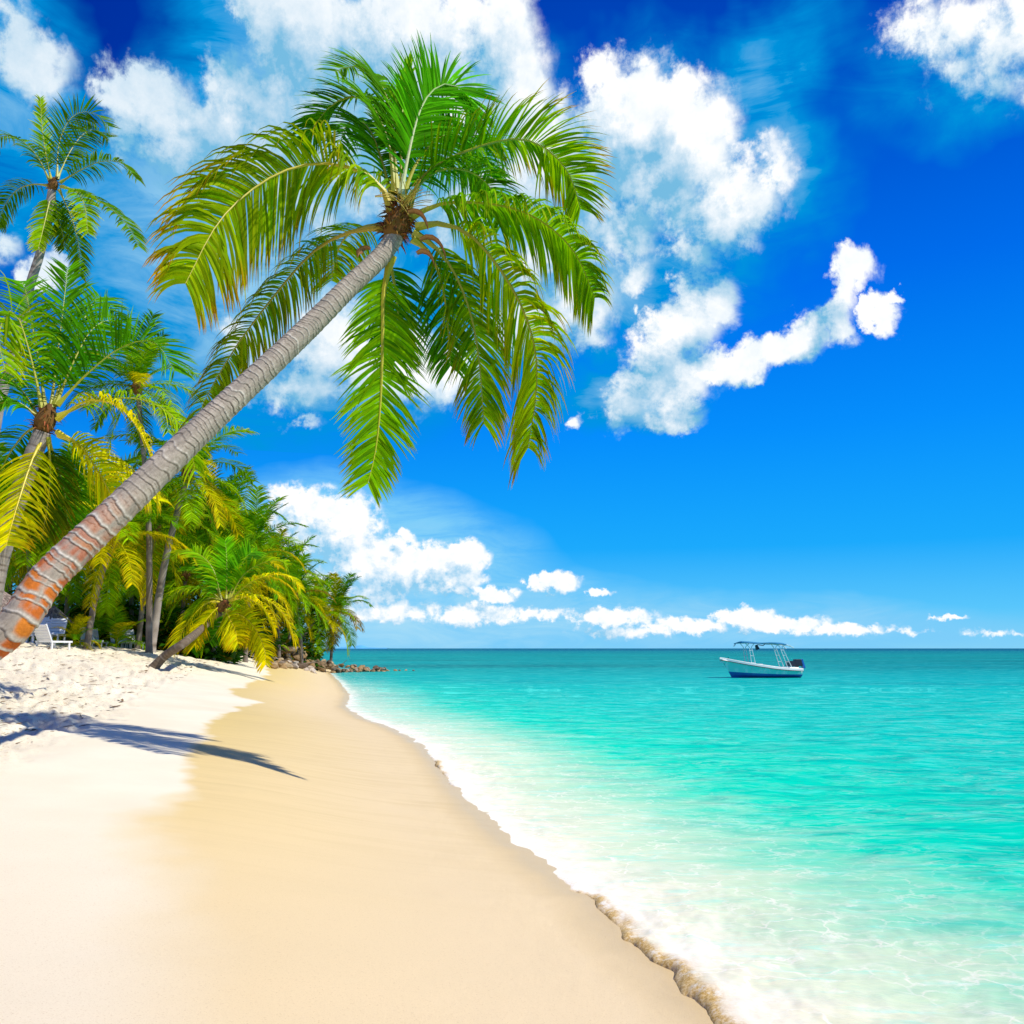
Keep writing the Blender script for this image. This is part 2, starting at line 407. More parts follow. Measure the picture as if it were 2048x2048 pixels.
# center disc point
keepl = s > -60
Fk = Fc[keepl[Fc].all(1)]
me = np_mesh('sand', np.stack([x, y, z], 1), Fk, {'wet': wet, 'rough': rg, 's': s})
m, t, out = material('sand_material')
pos = geopos(t); wet_ = t.attr('wet')[1]; rg_ = t.attr('rough')[1]; s_ = t.attr('s')[1]
sp = t.new('ShaderNodeSeparateXYZ'); t.l.new(pos, sp.inputs[0]); yy = sp.outputs[1]
fine = t.noise(pos, 260, 3, .7)[0]; mid = t.noise(pos, 22, 5, .65)[0]; big = t.noise(pos, .6, 4, .5)[0]
streak = t.noise(t.mapping(pos, scale=(.4, 4.0, 1), rot=(0, 0, .06)), 1.1, 6, .65, .8)[0]
dry = t.mix(t.mapr(big, .35, .65), (.85, .76, .56, 1), (.91, .84, .64, 1))
dry = t.mix(t.mapr(yy, 4, 9), (.86, .74, .53, 1), dry)
dry = t.mix(t.math('MULTIPLY', rg_, t.mapr(mid, .55, .68)), dry, (.50, .34, .16, 1))
wetc = t.mix(t.mapr(yy, 3.5, 9), (.84, .66, .38, 1), (.82, .62, .27, 1))
wetc = t.mix(t.mapr(yy, 8, 22), wetc, (.70, .535, .20, 1))
wetc = t.mix(t.mapr(s_, 1.0, 4.0, .75, 0), wetc, (.82, .66, .42, 1))
wetc = t.mix(t.math('MULTIPLY', t.mapr(streak, .45, .75, 0, .4), t.math('MULTIPLY', t.mapr(yy, 6, 11), t.mapr(yy, 40, 22))), wetc, (.60, .45, .20, 1))
col = t.mix(wet_, dry, wetc)
film = t.mapr(s_, .45, .05)
col = t.mix(t.math('MULTIPLY', film, .5), col, (.66, .47, .19, 1))
gr = t.noise(pos, 110, 2, .6)[0]
col = t.mix(t.math('MULTIPLY', t.mapr(gr, .58, .72, 0, .5), t.mapr(yy, 14, 5)), col, (.55, .38, .20, 1))
col = t.mix(t.mapr(fine, .35, .75, 0, .34), col, t.mix(.5, col, (.45, .30, .14, 1)))
nb = t.bump(fine, .5, .006)
nb = t.bump(mid, t.math('ADD', .08, t.math('MULTIPLY', rg_, .6)), .04, nb)
b = pbr(t, out, col, t.math('SUBTRACT', .9, t.math('MULTIPLY', film, .6)), nb, .15)
sand = tag(link('sand', me, m, smooth=True), 'pale beach sand, rough and dry up the beach and smooth and tan by the water', 'sand', kind='structure')

# ------------------------------------------------------------ sea
x, y, nr, na = polar_grid(1.7, 30000, 1250, 660, 50)
x = x.ravel(); y = y.ravel()
s = shore(x, y)
far = y
zone = sstep(1.5, 3, y)*(1-sstep(7.2, 8.6, y))+.9*np.exp(-((y-15.2)/1.6)**2)
lip = (.045*zone+.016)*(.8+1.0*fbm(x*1.6, y*1.6, 3)+.25*fbm(x*9, y*9, 2))
lip = np.maximum(lip, .012)
front = np.clip(1-np.exp(-np.maximum(-s+.02, 0)/.045), 0, 1)
back = np.exp(-np.maximum(-s-.1, 0)/.9)
zz = lip*front*(.35+.65*back)-.02
amp = sstep(.3, 5, -s)*(1-sstep(25, 60, np.hypot(x, y)))
zz = zz+amp*(.035*fbm(x*.9+y*.35, y*1.7-x*.5, 4)+.03*np.sin(( -x*.75+y*.65)*1.1+2*fbm(x*.2, y*.2, 2)))
zz = zz+np.exp(-((s+.6)/.5)**2)*.010*fbm(x*5, y*5, 3)
zz = np.where(s > .02, -.25, zz)
Fc = grid_faces(nr, na); keepw = s < .35
Fk = Fc[keepw[Fc].all(1)]
me = np_mesh('sea', np.stack([x, y, zz], 1), Fk, {'s': s, 'lip': np.exp(-((s+.03)/.07)**2)*sstep(.03, .06, lip), 'front': sstep(-.05, -.02, s)*np.clip(zone*1.6, 0, 1)})
m, t, out = material('sea_material')
pos = geopos(t); s_ = t.attr('s')[1]; lip_ = t.attr('lip')[1]
sp = t.new('ShaderNodeSeparateXYZ'); t.l.new(pos, sp.inputs[0]); xx, yy = sp.outputs[0], sp.outputs[1]
d_ = t.math('MULTIPLY', s_, -1.0)
warp = t.noise(t.mapping(pos, rot=(0, 0, -.75), scale=(.55, 1.6, 1)), 1.1, 6, .62, .4)[0]
dn = t.math('ADD', d_, t.math('MULTIPLY', t.math('SUBTRACT', warp, .5), t.mapr(d_, 0, 5, .8, 6.5)))
body = t.ramp(t.mapr(dn, 0, 9.5), [(0, (.93, .80, .56)), (.07, (.82, .82, .56)), (.16, (.62, .80, .52)), (.26, (.32, .76, .47)), (.40, (.0, .74, .44)), (.62, (.0, .69, .43)), (1, (0, .63, .44))])
# distance: turquoise -> teal with darker reef patches -> navy band at the horizon
patch = t.noise(t.mapping(pos, scale=(.018, .055, 1)), 1.0, 5, .6, .5)[0]
body = t.mix(t.mapr(yy, 16, 60), body, (.0, .46, .42, 1))
body = t.mix(t.math('MULTIPLY', t.mapr(yy, 48, 100), t.mapr(patch, .32, .62, 1.0, .6)), body, (0, .15, .17, 1))
body = t.mix(t.math('MULTIPLY', t.mapr(patch, .50, .62), t.mapr(yy, 28, 45, 0, .55)), body, (0, .24, .26, 1))
body = t.mix(t.mapr(yy, 250, 500), body, (0, .15, .22, 1))
body = t.mix(t.mapr(yy, 620, 900), body, (0, .045, .17, 1))
# ripple light network
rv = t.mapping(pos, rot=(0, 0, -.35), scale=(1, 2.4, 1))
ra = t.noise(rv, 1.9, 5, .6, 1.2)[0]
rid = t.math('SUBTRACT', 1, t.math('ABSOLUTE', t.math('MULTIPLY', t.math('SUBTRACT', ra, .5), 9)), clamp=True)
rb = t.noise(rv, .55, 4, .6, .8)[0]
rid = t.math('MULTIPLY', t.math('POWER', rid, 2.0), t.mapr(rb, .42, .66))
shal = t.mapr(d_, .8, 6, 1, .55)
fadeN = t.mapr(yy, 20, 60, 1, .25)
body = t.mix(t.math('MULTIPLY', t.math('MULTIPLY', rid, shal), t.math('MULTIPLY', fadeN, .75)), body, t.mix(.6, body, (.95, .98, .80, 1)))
drk = t.noise(rv, .9, 6, .62, .7)[0]
body = t.mix(t.math('MULTIPLY', t.mapr(drk, .48, .66), t.mapr(d_, 1.5, 5, .15, .75)), body, t.mix(.9, body, (0, .36, .30, 1)))
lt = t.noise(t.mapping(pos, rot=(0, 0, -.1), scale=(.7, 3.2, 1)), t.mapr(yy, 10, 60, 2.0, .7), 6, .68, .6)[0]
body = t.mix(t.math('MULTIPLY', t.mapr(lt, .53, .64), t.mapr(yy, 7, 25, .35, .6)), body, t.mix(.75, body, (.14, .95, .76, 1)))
# foam
fw = t.noise(pos, 2.2, 7, .68, .6)[0]; ff = t.noise(pos, 38, 4, .7)[0]
fz = t.math('ADD', d_, t.math('MULTIPLY', t.math('SUBTRACT', fw, .5), 2.4))
fz = t.math('ADD', fz, t.math('MULTIPLY', t.math('SUBTRACT', ff, .5), 1.1))
foam = t.mapr(fz, t.mapr(yy, 8, 30, .95, .75), t.mapr(yy, 5, 9, -.5, -.1), 0, 1, smooth=True)
foam = t.math('MULTIPLY', foam, t.mapr(ff, .3, .55, .55, 1))
vor = t.new('ShaderNodeTexVoronoi', feature='DISTANCE_TO_EDGE'); t.set(vor.inputs['Vector'], t.vmath('ADD', t.mapping(pos, scale=(1, 1.5, 1)), t.vmath('SCALE', t.noise(pos, 3, 4, .6)[1], scale=.5)))
vor.inputs['Scale'].default_value = 3.0
lace = t.mapr(vor.outputs[0], .0, .07, 1, 0)
lace = t.math('MULTIPLY', lace, t.math('MULTIPLY', t.mapr(d_, .5, 4.2, .95, 0), t.mapr(fw, .42, .6)))
foam = t.math('MAXIMUM', foam, lace)
frontm = t.attr('front')[1]
turb = t.math('MULTIPLY', t.math('MULTIPLY', lip_, 1.2, clamp=True), t.mapr(t.noise(pos, 13, 6, .75)[0], .36, .50))
turb = t.math('MAXIMUM', turb, t.math('MULTIPLY', frontm, .85))
brown = t.mix(t.mapr(t.noise(pos, 55, 5, .75)[0], .4, .62), (.55, .33, .08, 1), (.88, .66, .32, 1))
foamc = t.mix(t.mapr(ff, .3, .6), (.90, .80, .62, 1), (.98, .94, .84, 1))
body = t.mix(foam, body, foamc)
body = t.mix(turb, body, brown)
w1 = t.noise(t.mapping(pos, rot=(0, 0, -.3), scale=(1, 2.2, 1)), 2.4, 6, .62, .5)[0]
w2 = t.noise(t.mapping(pos, scale=(1, 2.5, 1)), .35, 4, .6)[0]
nb = t.bump(w1, t.mapr(yy, 10, 80, .55, .30), .10)
nb = t.bump(w2, t.mapr(yy, 10, 60, 0, .5), .6, nb)
nb2 = t.bump(ff, t.math('MULTIPLY', foam, .35), .02, t.bump(w1, t.mapr(yy, 10, 80, .45, .6), .15))
dif = t.new('ShaderNodeBsdfDiffuse'); t.l.new(body, dif.inputs[0]); t.l.new(nb2, dif.inputs[1])
gl = t.new('ShaderNodeBsdfGlossy'); gl.inputs['Roughness'].default_value = .12; t.l.new(nb, gl.inputs['Normal'])
gl.inputs[0].default_value = (.35, 1, 1, 1)
fr = t.new('ShaderNodeFresnel'); fr.inputs[0].default_value = 1.33; t.l.new(nb, fr.inputs[1])
fac = t.math('MULTIPLY', t.math('MINIMUM', t.math('MULTIPLY', fr.outputs[0], .6), t.mapr(yy, 15, 200, .12, .05)), t.math('SUBTRACT', 1, foam))
mx = t.new('ShaderNodeMixShader'); t.l.new(fac, mx.inputs[0]); t.l.new(dif.outputs[0], mx.inputs[1]); t.l.new(gl.outputs[0], mx.inputs[2])
t.l.new(mx.outputs[0], out.inputs[0])
sea = tag(link('sea', me, m, smooth=True), 'clear turquoise sea with foam along the sand and a navy line at the horizon', 'sea', kind='structure')
# faint far hills on the horizon
mb = MB(); n = 60
for k in range(n):
    u = k/(n-1); px = 660+u*110
    hh = 26*math.sin(u*math.pi)**.6*(.5+.7*float(fbm(np.array(u*6), np.array(3.), 3))+.3)
    a = P(px, 1297, 9000)
    mb.v += [(a.x, 9000, -5), (a.x, 9000+200, max(hh, 3)), (a.x, 9600, -5)]; mb.c += [(1, 1, 1)]*3
    if k: b0 = 3*k; mb.f += [(b0-3, b0, b0+1, b0-2), (b0-2, b0+1, b0+2, b0-1)]; mb.mi += [0, 0]
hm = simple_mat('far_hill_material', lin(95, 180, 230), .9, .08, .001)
tag(mb.build('hills', hm), 'faint blue hills low on the horizon', 'hills', kind='structure')

# dry twigs and leaf scraps scattered on the rough upper beach
mb = MB(); rl = random.Random(8)
for i in range(2600):
    d = rl.uniform(9, 60); px = rl.uniform(-100, 560); p = P(px, 1290, d)
    if float(wrough(np.array(p.x), np.array(p.y))) < .5: continue
    mb_l = rl.uniform(.02, .10)*(1+d/40); z = Hz(p.x, p.y)+.006; a = rl.uniform(0, 3.14)
    u = Vector((math.cos(a), math.sin(a), rl.uniform(-.1, .2)))*mb_l; w_ = Vector((-math.sin(a), math.cos(a), .3))*mb_l*rl.uniform(.08, .3)
    q = Vector((p.x, p.y, z)); g = rl.uniform(.5, 1.6)
    mb.quad(q-u-w_*.4, q+w_-u*.1, q+u, q-w_, (.16*g, .09*g, .04*g))
lm = simple_mat('litter_material', (.20, .12, .055), .9, .4, 9)
tag(mb.build('leaf_litter', lm), 'small dry twigs and leaf scraps scattered over the rough upper sand', 'leaf litter', kind='stuff')
# ------------------------------------------------------------ palms
def leaf_material(name, rough=.55, trans=.42):
    m, t, out = material(name)
    col, _ = t.attr('Col'); pos = geopos(t)
    n = t.noise(pos, 6, 3, .6)[0]
    col = t.mix(1.0, col, (1.12, 1.22, .5, 1), 'MULTIPLY')
    c = t.mix(t.mapr(n, .35, .65, .0, .35), col, t.mix(1.0, col, (.55, .62, .5, 1), 'MULTIPLY'))
    b = t.new('ShaderNodeBsdfPrincipled'); t.l.new(c, b.inputs['Base Color']); b.inputs['Roughness'].default_value = rough
    b.inputs['Specular IOR Level'].default_value = .04
    tr = t.new('ShaderNodeBsdfTranslucent'); t.l.new(t.mix(1.0, c, (1.35, 1.2, .2, 1), 'MULTIPLY'), tr.inputs[0])
    mx = t.new('ShaderNodeMixShader'); mx.inputs[0].default_value = trans
    t.l.new(b.outputs[0], mx.inputs[1]); t.l.new(tr.outputs[0], mx.inputs[2]); t.l.new(mx.outputs[0], out.inputs[0])
    return m
M_leaf = leaf_material('palm_leaf_material')
def vcol_mat(name, rough=.8, bump=.01, scale=30, spec=.2):
    m, t, out = material(name); col, _ = t.attr('Col'); co = objcoord(t)
    n = t.noise(co, scale, 6, .65)[0]
    c = t.mix(t.mapr(n, .35, .65, 0, .55), col, t.mix(1.0, col, (.6, .57, .55, 1), 'MULTIPLY'))
    pbr(t, out, c, rough, t.bump(n, .6, bump), spec); return m
M_trunk = vcol_mat('palm_trunk_material', .85, .012, 28)
M_rib = vcol_mat('palm_midrib_material', .45, .002, 60, .4)
M_fibre = vcol_mat('palm_fibre_material', .9, .01, 40)

GREEN = (.13, .36, .004); DEEP = (.05, .2, .006); LIME = (.36, .54, .004); YEL = (.75, .60, .006); ORG = (.50, .24, .01); BRN = (.24, .12, .025); FRESH = (.10, .40, .006)
def lerp3(a, b, k): return tuple(a[i]*(1-k)+b[i]*k for i in range(3))
def catmull(pts, n):
    pts = [Vector(p) for p in pts]; q = [2*pts[0]-pts[1]]+pts+[2*pts[-1]-pts[-2]]
    out = []; m = len(pts)-1
    for i in range(n+1):
        u = i/n*m; k = min(int(u), m-1); f = u-k
        a, b, c, d = q[k:k+4]
        out.append(.5*((2*b)+(c-a)*f+(2*a-5*b+4*c-d)*f*f+(3*b-a-3*c+d)*f**3))
    # equal arc length
    L = [0]
    for i in range(n): L.append(L[-1]+(out[i+1]-out[i]).length)
    res = []; j = 0
    for i in range(n+1):
        w = L[-1]*i/n
        while j < n-1 and L[j+1] < w: j += 1
        f = (w-L[j])/max(L[j+1]-L[j], 1e-9); res.append(out[j].lerp(out[j+1], f))
    return res, L[-1]
def frond(path, rnd, pairs=80, llen=1.0, width=.04, droop=1.4, segs=5, side=None, c0=GREEN, c1=LIME, tip=ORG, tipk=.5, lift=.25, start=.12,
          rib_r=.03, ribc=(.42, .42, .03), fwd=.75, split=False, rag=.15, both=(1, 1)):
    """leaf blades and midrib of one pinnate palm frond along path"""
    n = 40 if pairs > 40 else 14
    pts, L = catmull(path, n)
    LM = MB(); RM = MB() if split else LM
    H_ = (pts[n//2]-pts[0]); H_.z = 0
    if H_.length < .15*L: H_ = Vector((0, -1, 0))
    H_.normalize()
    S0 = Vector(side).normalized() if side is not None else H_.cross(Vector((0, 0, 1))).normalized()
    def at(u):
        f = u*n; k = min(int(f), n-1); p = pts[k].lerp(pts[k+1], f-k)
        tt = (pts[min(k+1, n)]-pts[max(k-1, 0)]).normalized(); return p, tt
    rp = [at(i/14)[0] for i in range(15)]
    RM.tube(rp, [rib_r*(1-.86*(i/14)**.8)+rib_r*1.3*math.exp(-i*1.1) for i in range(15)], 6 if pairs > 40 else 4, col=lambda k: lerp3(ribc, lerp3(c1, tip, .3), max(0, k-.3)), cap=False)
    ph = rnd.uniform(0, 50)
    for i in range(pairs):
        cl_n = mn.noise(Vector((i*.22*60/pairs+ph, 0, 0))); cl_g = mn.noise(Vector((i*.5*60/pairs+ph, 9, 0)))
        u = start+(1-start)*((i+.5)/pairs)**.92
        p, T = at(u)
        S = (S0-T*S0.dot(T)).normalized(); N = S.cross(T).normalized()
        if N.z < 0: N = -N
        prof = (math.sin(min(1, (u-start+.16)/(.36))*math.pi/2))*(1-max(0, u-.55)**1.6*1.75)
        ln = llen*max(.18, prof)
        for sgn in (-1, 1):
            if both[0 if sgn < 0 else 1] == 0 or rnd.random() < .02+(.35 if cl_g*sgn > .36 and u > .25 else 0): continue
            l = ln*rnd.uniform(.86, 1.08)*both[0 if sgn < 0 else 1]
            ang = fwd*(.75+.6*u)+rnd.uniform(-.11, .11)+cl_n*.35*sgn
            d = (S*sgn*math.cos(ang)+T*math.sin(ang)+N*lift*(1-u*.7)+Vector((rnd.uniform(-1, 1), rnd.uniform(-1, 1), rnd.uniform(-1, 1)))*rag*.5).normalized()
            Wd = (T-d*T.dot(d)).normalized(); Wd = (Matrix.Rotation(rnd.uniform(-.5, .5)+.35*sgn, 3, d) @ Wd)
            q = p.copy(); base = len(LM.v); cc = lerp3(c0, c1, min(1, max(0, rnd.gauss(.35+.5*u, .25)))); br = rnd.uniform(.5, 1.2)
            dr = droop*rnd.uniform(.75, 1.3)*(1.45-.8*u)
            tk = tipk*rnd.uniform(.4, 1.7)*(.5+.9*u)
            for k in range(segs+1):
                v = k/segs
                w = width*(.45+.55*min(1, v*5))*(1-v**2.2*.97)*.5
                cl = lerp3(cc, tip, max(0, min(1, (v-.62)*2.6*tk+ (tk-.6)*.25)))
                cl = tuple(x*br for x in cl)
                LM.v.append(tuple(q-Wd*w)); LM.v.append(tuple(q+Wd*w)); LM.c += [cl, cl]
                if k < segs:
                    q = q+d*(l/segs); d = (d+Vector((0, 0, -1))*dr/segs*(.55+.9*v)).normalized()
                    Wd = (Wd-d*Wd.dot(d)).normalized()
            for k in range(segs):
                b = base+2*k; LM.f.append((b, b+1, b+3, b+2)); LM.mi.append(0)
    return LM, RM
def place_frond(root, LM, RM, split, name='frond'):
    o = link(name, LM.mesh(name, [M_leaf]), None, root)
    if split: link('midrib', RM.mesh('midrib', [M_rib]), None, o)
    return o
def trunk_mesh(pts, r0, r1, n=14, steps=40, ring=.12, swell=.25, low=(.30, .24, .19), high=(.34, .30, .25), seed=0, amp=.05, orange=0.0, detail=False, rough=1.0):
    cv, L = catmull(pts, steps)
    V = []; Fc = []; C = []; up = None; rnd = random.Random(seed)
    ringpos = []; w = 0
    while w < L*1.02:
        ringpos.append(w); w += ring*(rnd.uniform(.5, 1.6) if detail else rnd.uniform(.72, 1.3))*(1.45-.7*w/L)
    rp = np.array(ringpos)
    tiltp = [(rnd.uniform(-.5, .5), rnd.uniform(0, 6.28), rnd.random()) for _ in ringpos]
    for i, p in enumerate(cv):
        tt = (cv[min(i+1, steps)]-cv[max(i-1, 0)]).normalized()
        if up is None: up = tt.cross(Vector((.2, .95, .1))).normalized()
        up = (up-tt*up.dot(tt)).normalized(); b = tt.cross(up)
        u = i/steps; s = u*L
        r = r0*(1-u)+r1*u+r0*swell*max(0, 1-s/.9)**2
        for k in range(n):
            a = 2*math.pi*k/n
            wob = .10*math.sin(a+s*.7+seed)
            if detail: wob += .75*mn.noise(Vector((math.cos(a)*1.0, math.sin(a)*1.0, s*1.6)))+.14*mn.noise(Vector((math.cos(a)*4, math.sin(a)*4, s*3+9)))
            ss = s+ring*wob
            j = int(np.searchsorted(rp, ss))-1; j = max(0, min(j, len(rp)-2))
            f = (ss-rp[j])/(rp[j+1]-rp[j]); f = min(max(f, 0), 1)
            rnd2 = tiltp[j][2]
            lip = math.exp(-((f-.10)/.09)**2)*(.7+.6*rnd2); groove = math.exp(-((f-.97)/.07)**2)+math.exp(-((f+.0)/.04)**2)
            if detail: groove *= .35+.65*tiltp[j][1]/6.28+.4*(mn.noise(Vector((math.cos(a)*1.5+j*3, math.sin(a)*1.5, 0))))
            h = amp*(.55*(1-f)**1.3+.45*lip-.7*groove)
            nz = mn.fractal(Vector((math.cos(a)*1.3, math.sin(a)*1.3, s*2.2+seed)), 1.0, 2.0, 4) if detail else mn.noise(Vector((math.cos(a)*2, math.sin(a)*2, s*2+seed)))
            fib = mn.noise(Vector((math.cos(a)*14, math.sin(a)*14, s*9))) if detail else 0
            base = lerp3(low, high, min(1, u*1.5))
            cl = tuple(x*(1+.30*nz+.14*fib) for x in base)
            cl = lerp3(cl, (.74, .68, .58), min(1, (1 if detail else .35)*lip*.6*(.2+1.0*rnd2+.8*fib)))
            if detail: cr2 = math.exp(-((f-.5-.25*nz)/.05)**2)*max(0, min(1, (nz+.05)*4)); h -= amp*.35*cr2; cl = lerp3(cl, (.12, .08, .05), cr2*.7)
            cl = lerp3(cl, (.10, .065, .04), min(1, groove*(.45+.5*(nz+.3))+max(0, -fib)*.22))
            if orange > 0:
                ok = orange*max(0, min(1, (4.9-s)/1.5))*max(0, min(1, (f-.22)*5))*max(0, min(1, .85+1.9*nz+.4*math.sin(a*2+j*.8)))
                cl = lerp3(cl, lerp3((.70, .24, .012), (.50, .08, .004), rnd2), min(.95, ok))
            rr = r*(1+h+(.014*nz+.012*fib)*rough); V.append(tuple(p+(up*math.cos(a)+b*math.sin(a))*rr)); C.append(cl)
    for i in range(steps):
        for k in range(n):
            a = i*n+k; b2 = i*n+(k+1) % n; Fc.append((a, b2, b2+n, a+n))
    Fc.append(tuple(steps*n+k for k in range(n)))
    mb = MB(); mb.v = V; mb.f = Fc; mb.c = [tuple(max(.01, x) for x in c) for c in C]; mb.mi = [0]*len(Fc)
    return mb.mesh('trunk', [M_trunk])
orange_len = 3.0
def fibre_head(c, axis, r, rnd, n=120, ln=.35, cols=(BRN, (.35, .16, .04), (.12, .06, .02))):
    """ragged brown leaf bases and fibre round the crown shaft"""
    mb = MB(); axis = Vector(axis).normalized()
    u = axis.cross(Vector((0, 1, .2))).normalized(); v = axis.cross(u)
    pts = [c+axis*(-r*1.6+i*r*.75) for i in range(6)]
    mb.tube(pts, [r*.55, r*1.0, r*1.18, r*1.1, r*.8, r*.35], 14, col=lambda k: lerp3(BRN, (.16, .08, .03), k))
    for i in range(n):
        a = rnd.uniform(0, 6.28); h = rnd.uniform(-1.2, 1.8)*r
        rad = u*math.cos(a)+v*math.sin(a)
        p = c+axis*h+rad*r*.85
        d = (rad*rnd.uniform(.5, 1.2)+axis*rnd.uniform(-.5, 1.1)).normalized()
        w = rnd.uniform(.012, .05)*(r/.25); l = ln*rnd.uniform(.3, 1.1); cl = rnd.choice(cols); cl = tuple(x*rnd.uniform(.6, 1.5) for x in cl)
        wd = d.cross(rad+Vector((.1, .2, .3))).normalized(); b = len(mb.v)
        for k in range(4):
            f = k/3; ww = w*(1-f*.9)
            mb.v += [tuple(p-wd*ww), tuple(p+wd*ww)]; mb.c += [cl, cl]
            p = p+d*l/3; d = (d+Vector((0, 0, -1))*.45).normalized()
        for k in range(3): mb.f.append((b+2*k, b+2*k+1, b+2*k+3, b+2*k+2)); mb.mi.append(0)
    return mb
def px_path(pts, dc, dtip, conv=PD, power=1.3):
    n = len(pts)-1
    return [conv(p[0], p[1], dc+dtip*(i/n)**power) for i, p in enumerate(pts)]

# ---- the big leaning palm
rnd = random.Random(3)
dcr = 12.0
hero = empty('leaning_palm')
base_xy = (-7.6, 8.9)
tr = [Vector((base_xy[0], base_xy[1], Hz(*base_xy)-.25)), Vector((-6.75, 9.0, Hz(*base_xy)+.55)), PD(-8, 1208, 9.15), PD(95, 1085, 9.5), PD(230, 955, 9.95), PD(390, 800, 10.55), PD(560, 640, 11.2), PD(655, 545, 11.6), PD(715, 488, 11.85), PD(745, 448, 12.0)]
hero.location = tr[0]; off = tr[0].copy()
def rel(o):  # keep world placement under a moved empty
    o.matrix_parent_inverse = Matrix.Translation(-off)
    return o
orange_len = 4.4
o = link('trunk', trunk_mesh([p for p in tr], .212, .130, 64, 1300, .10, .30, low=(.47, .40, .31), high=(.42, .36, .29), seed=5, amp=.055, orange=1.0, detail=True), None, hero, True); rel(o)
cc = PD(748, 425, 12.0); axis = (PD(775, 360, 12.1)-PD(728, 470, 11.9))
rel(fibre_head(cc, axis, (.165), rnd, 320, .22).build('crown_fibre', M_fibre, hero))
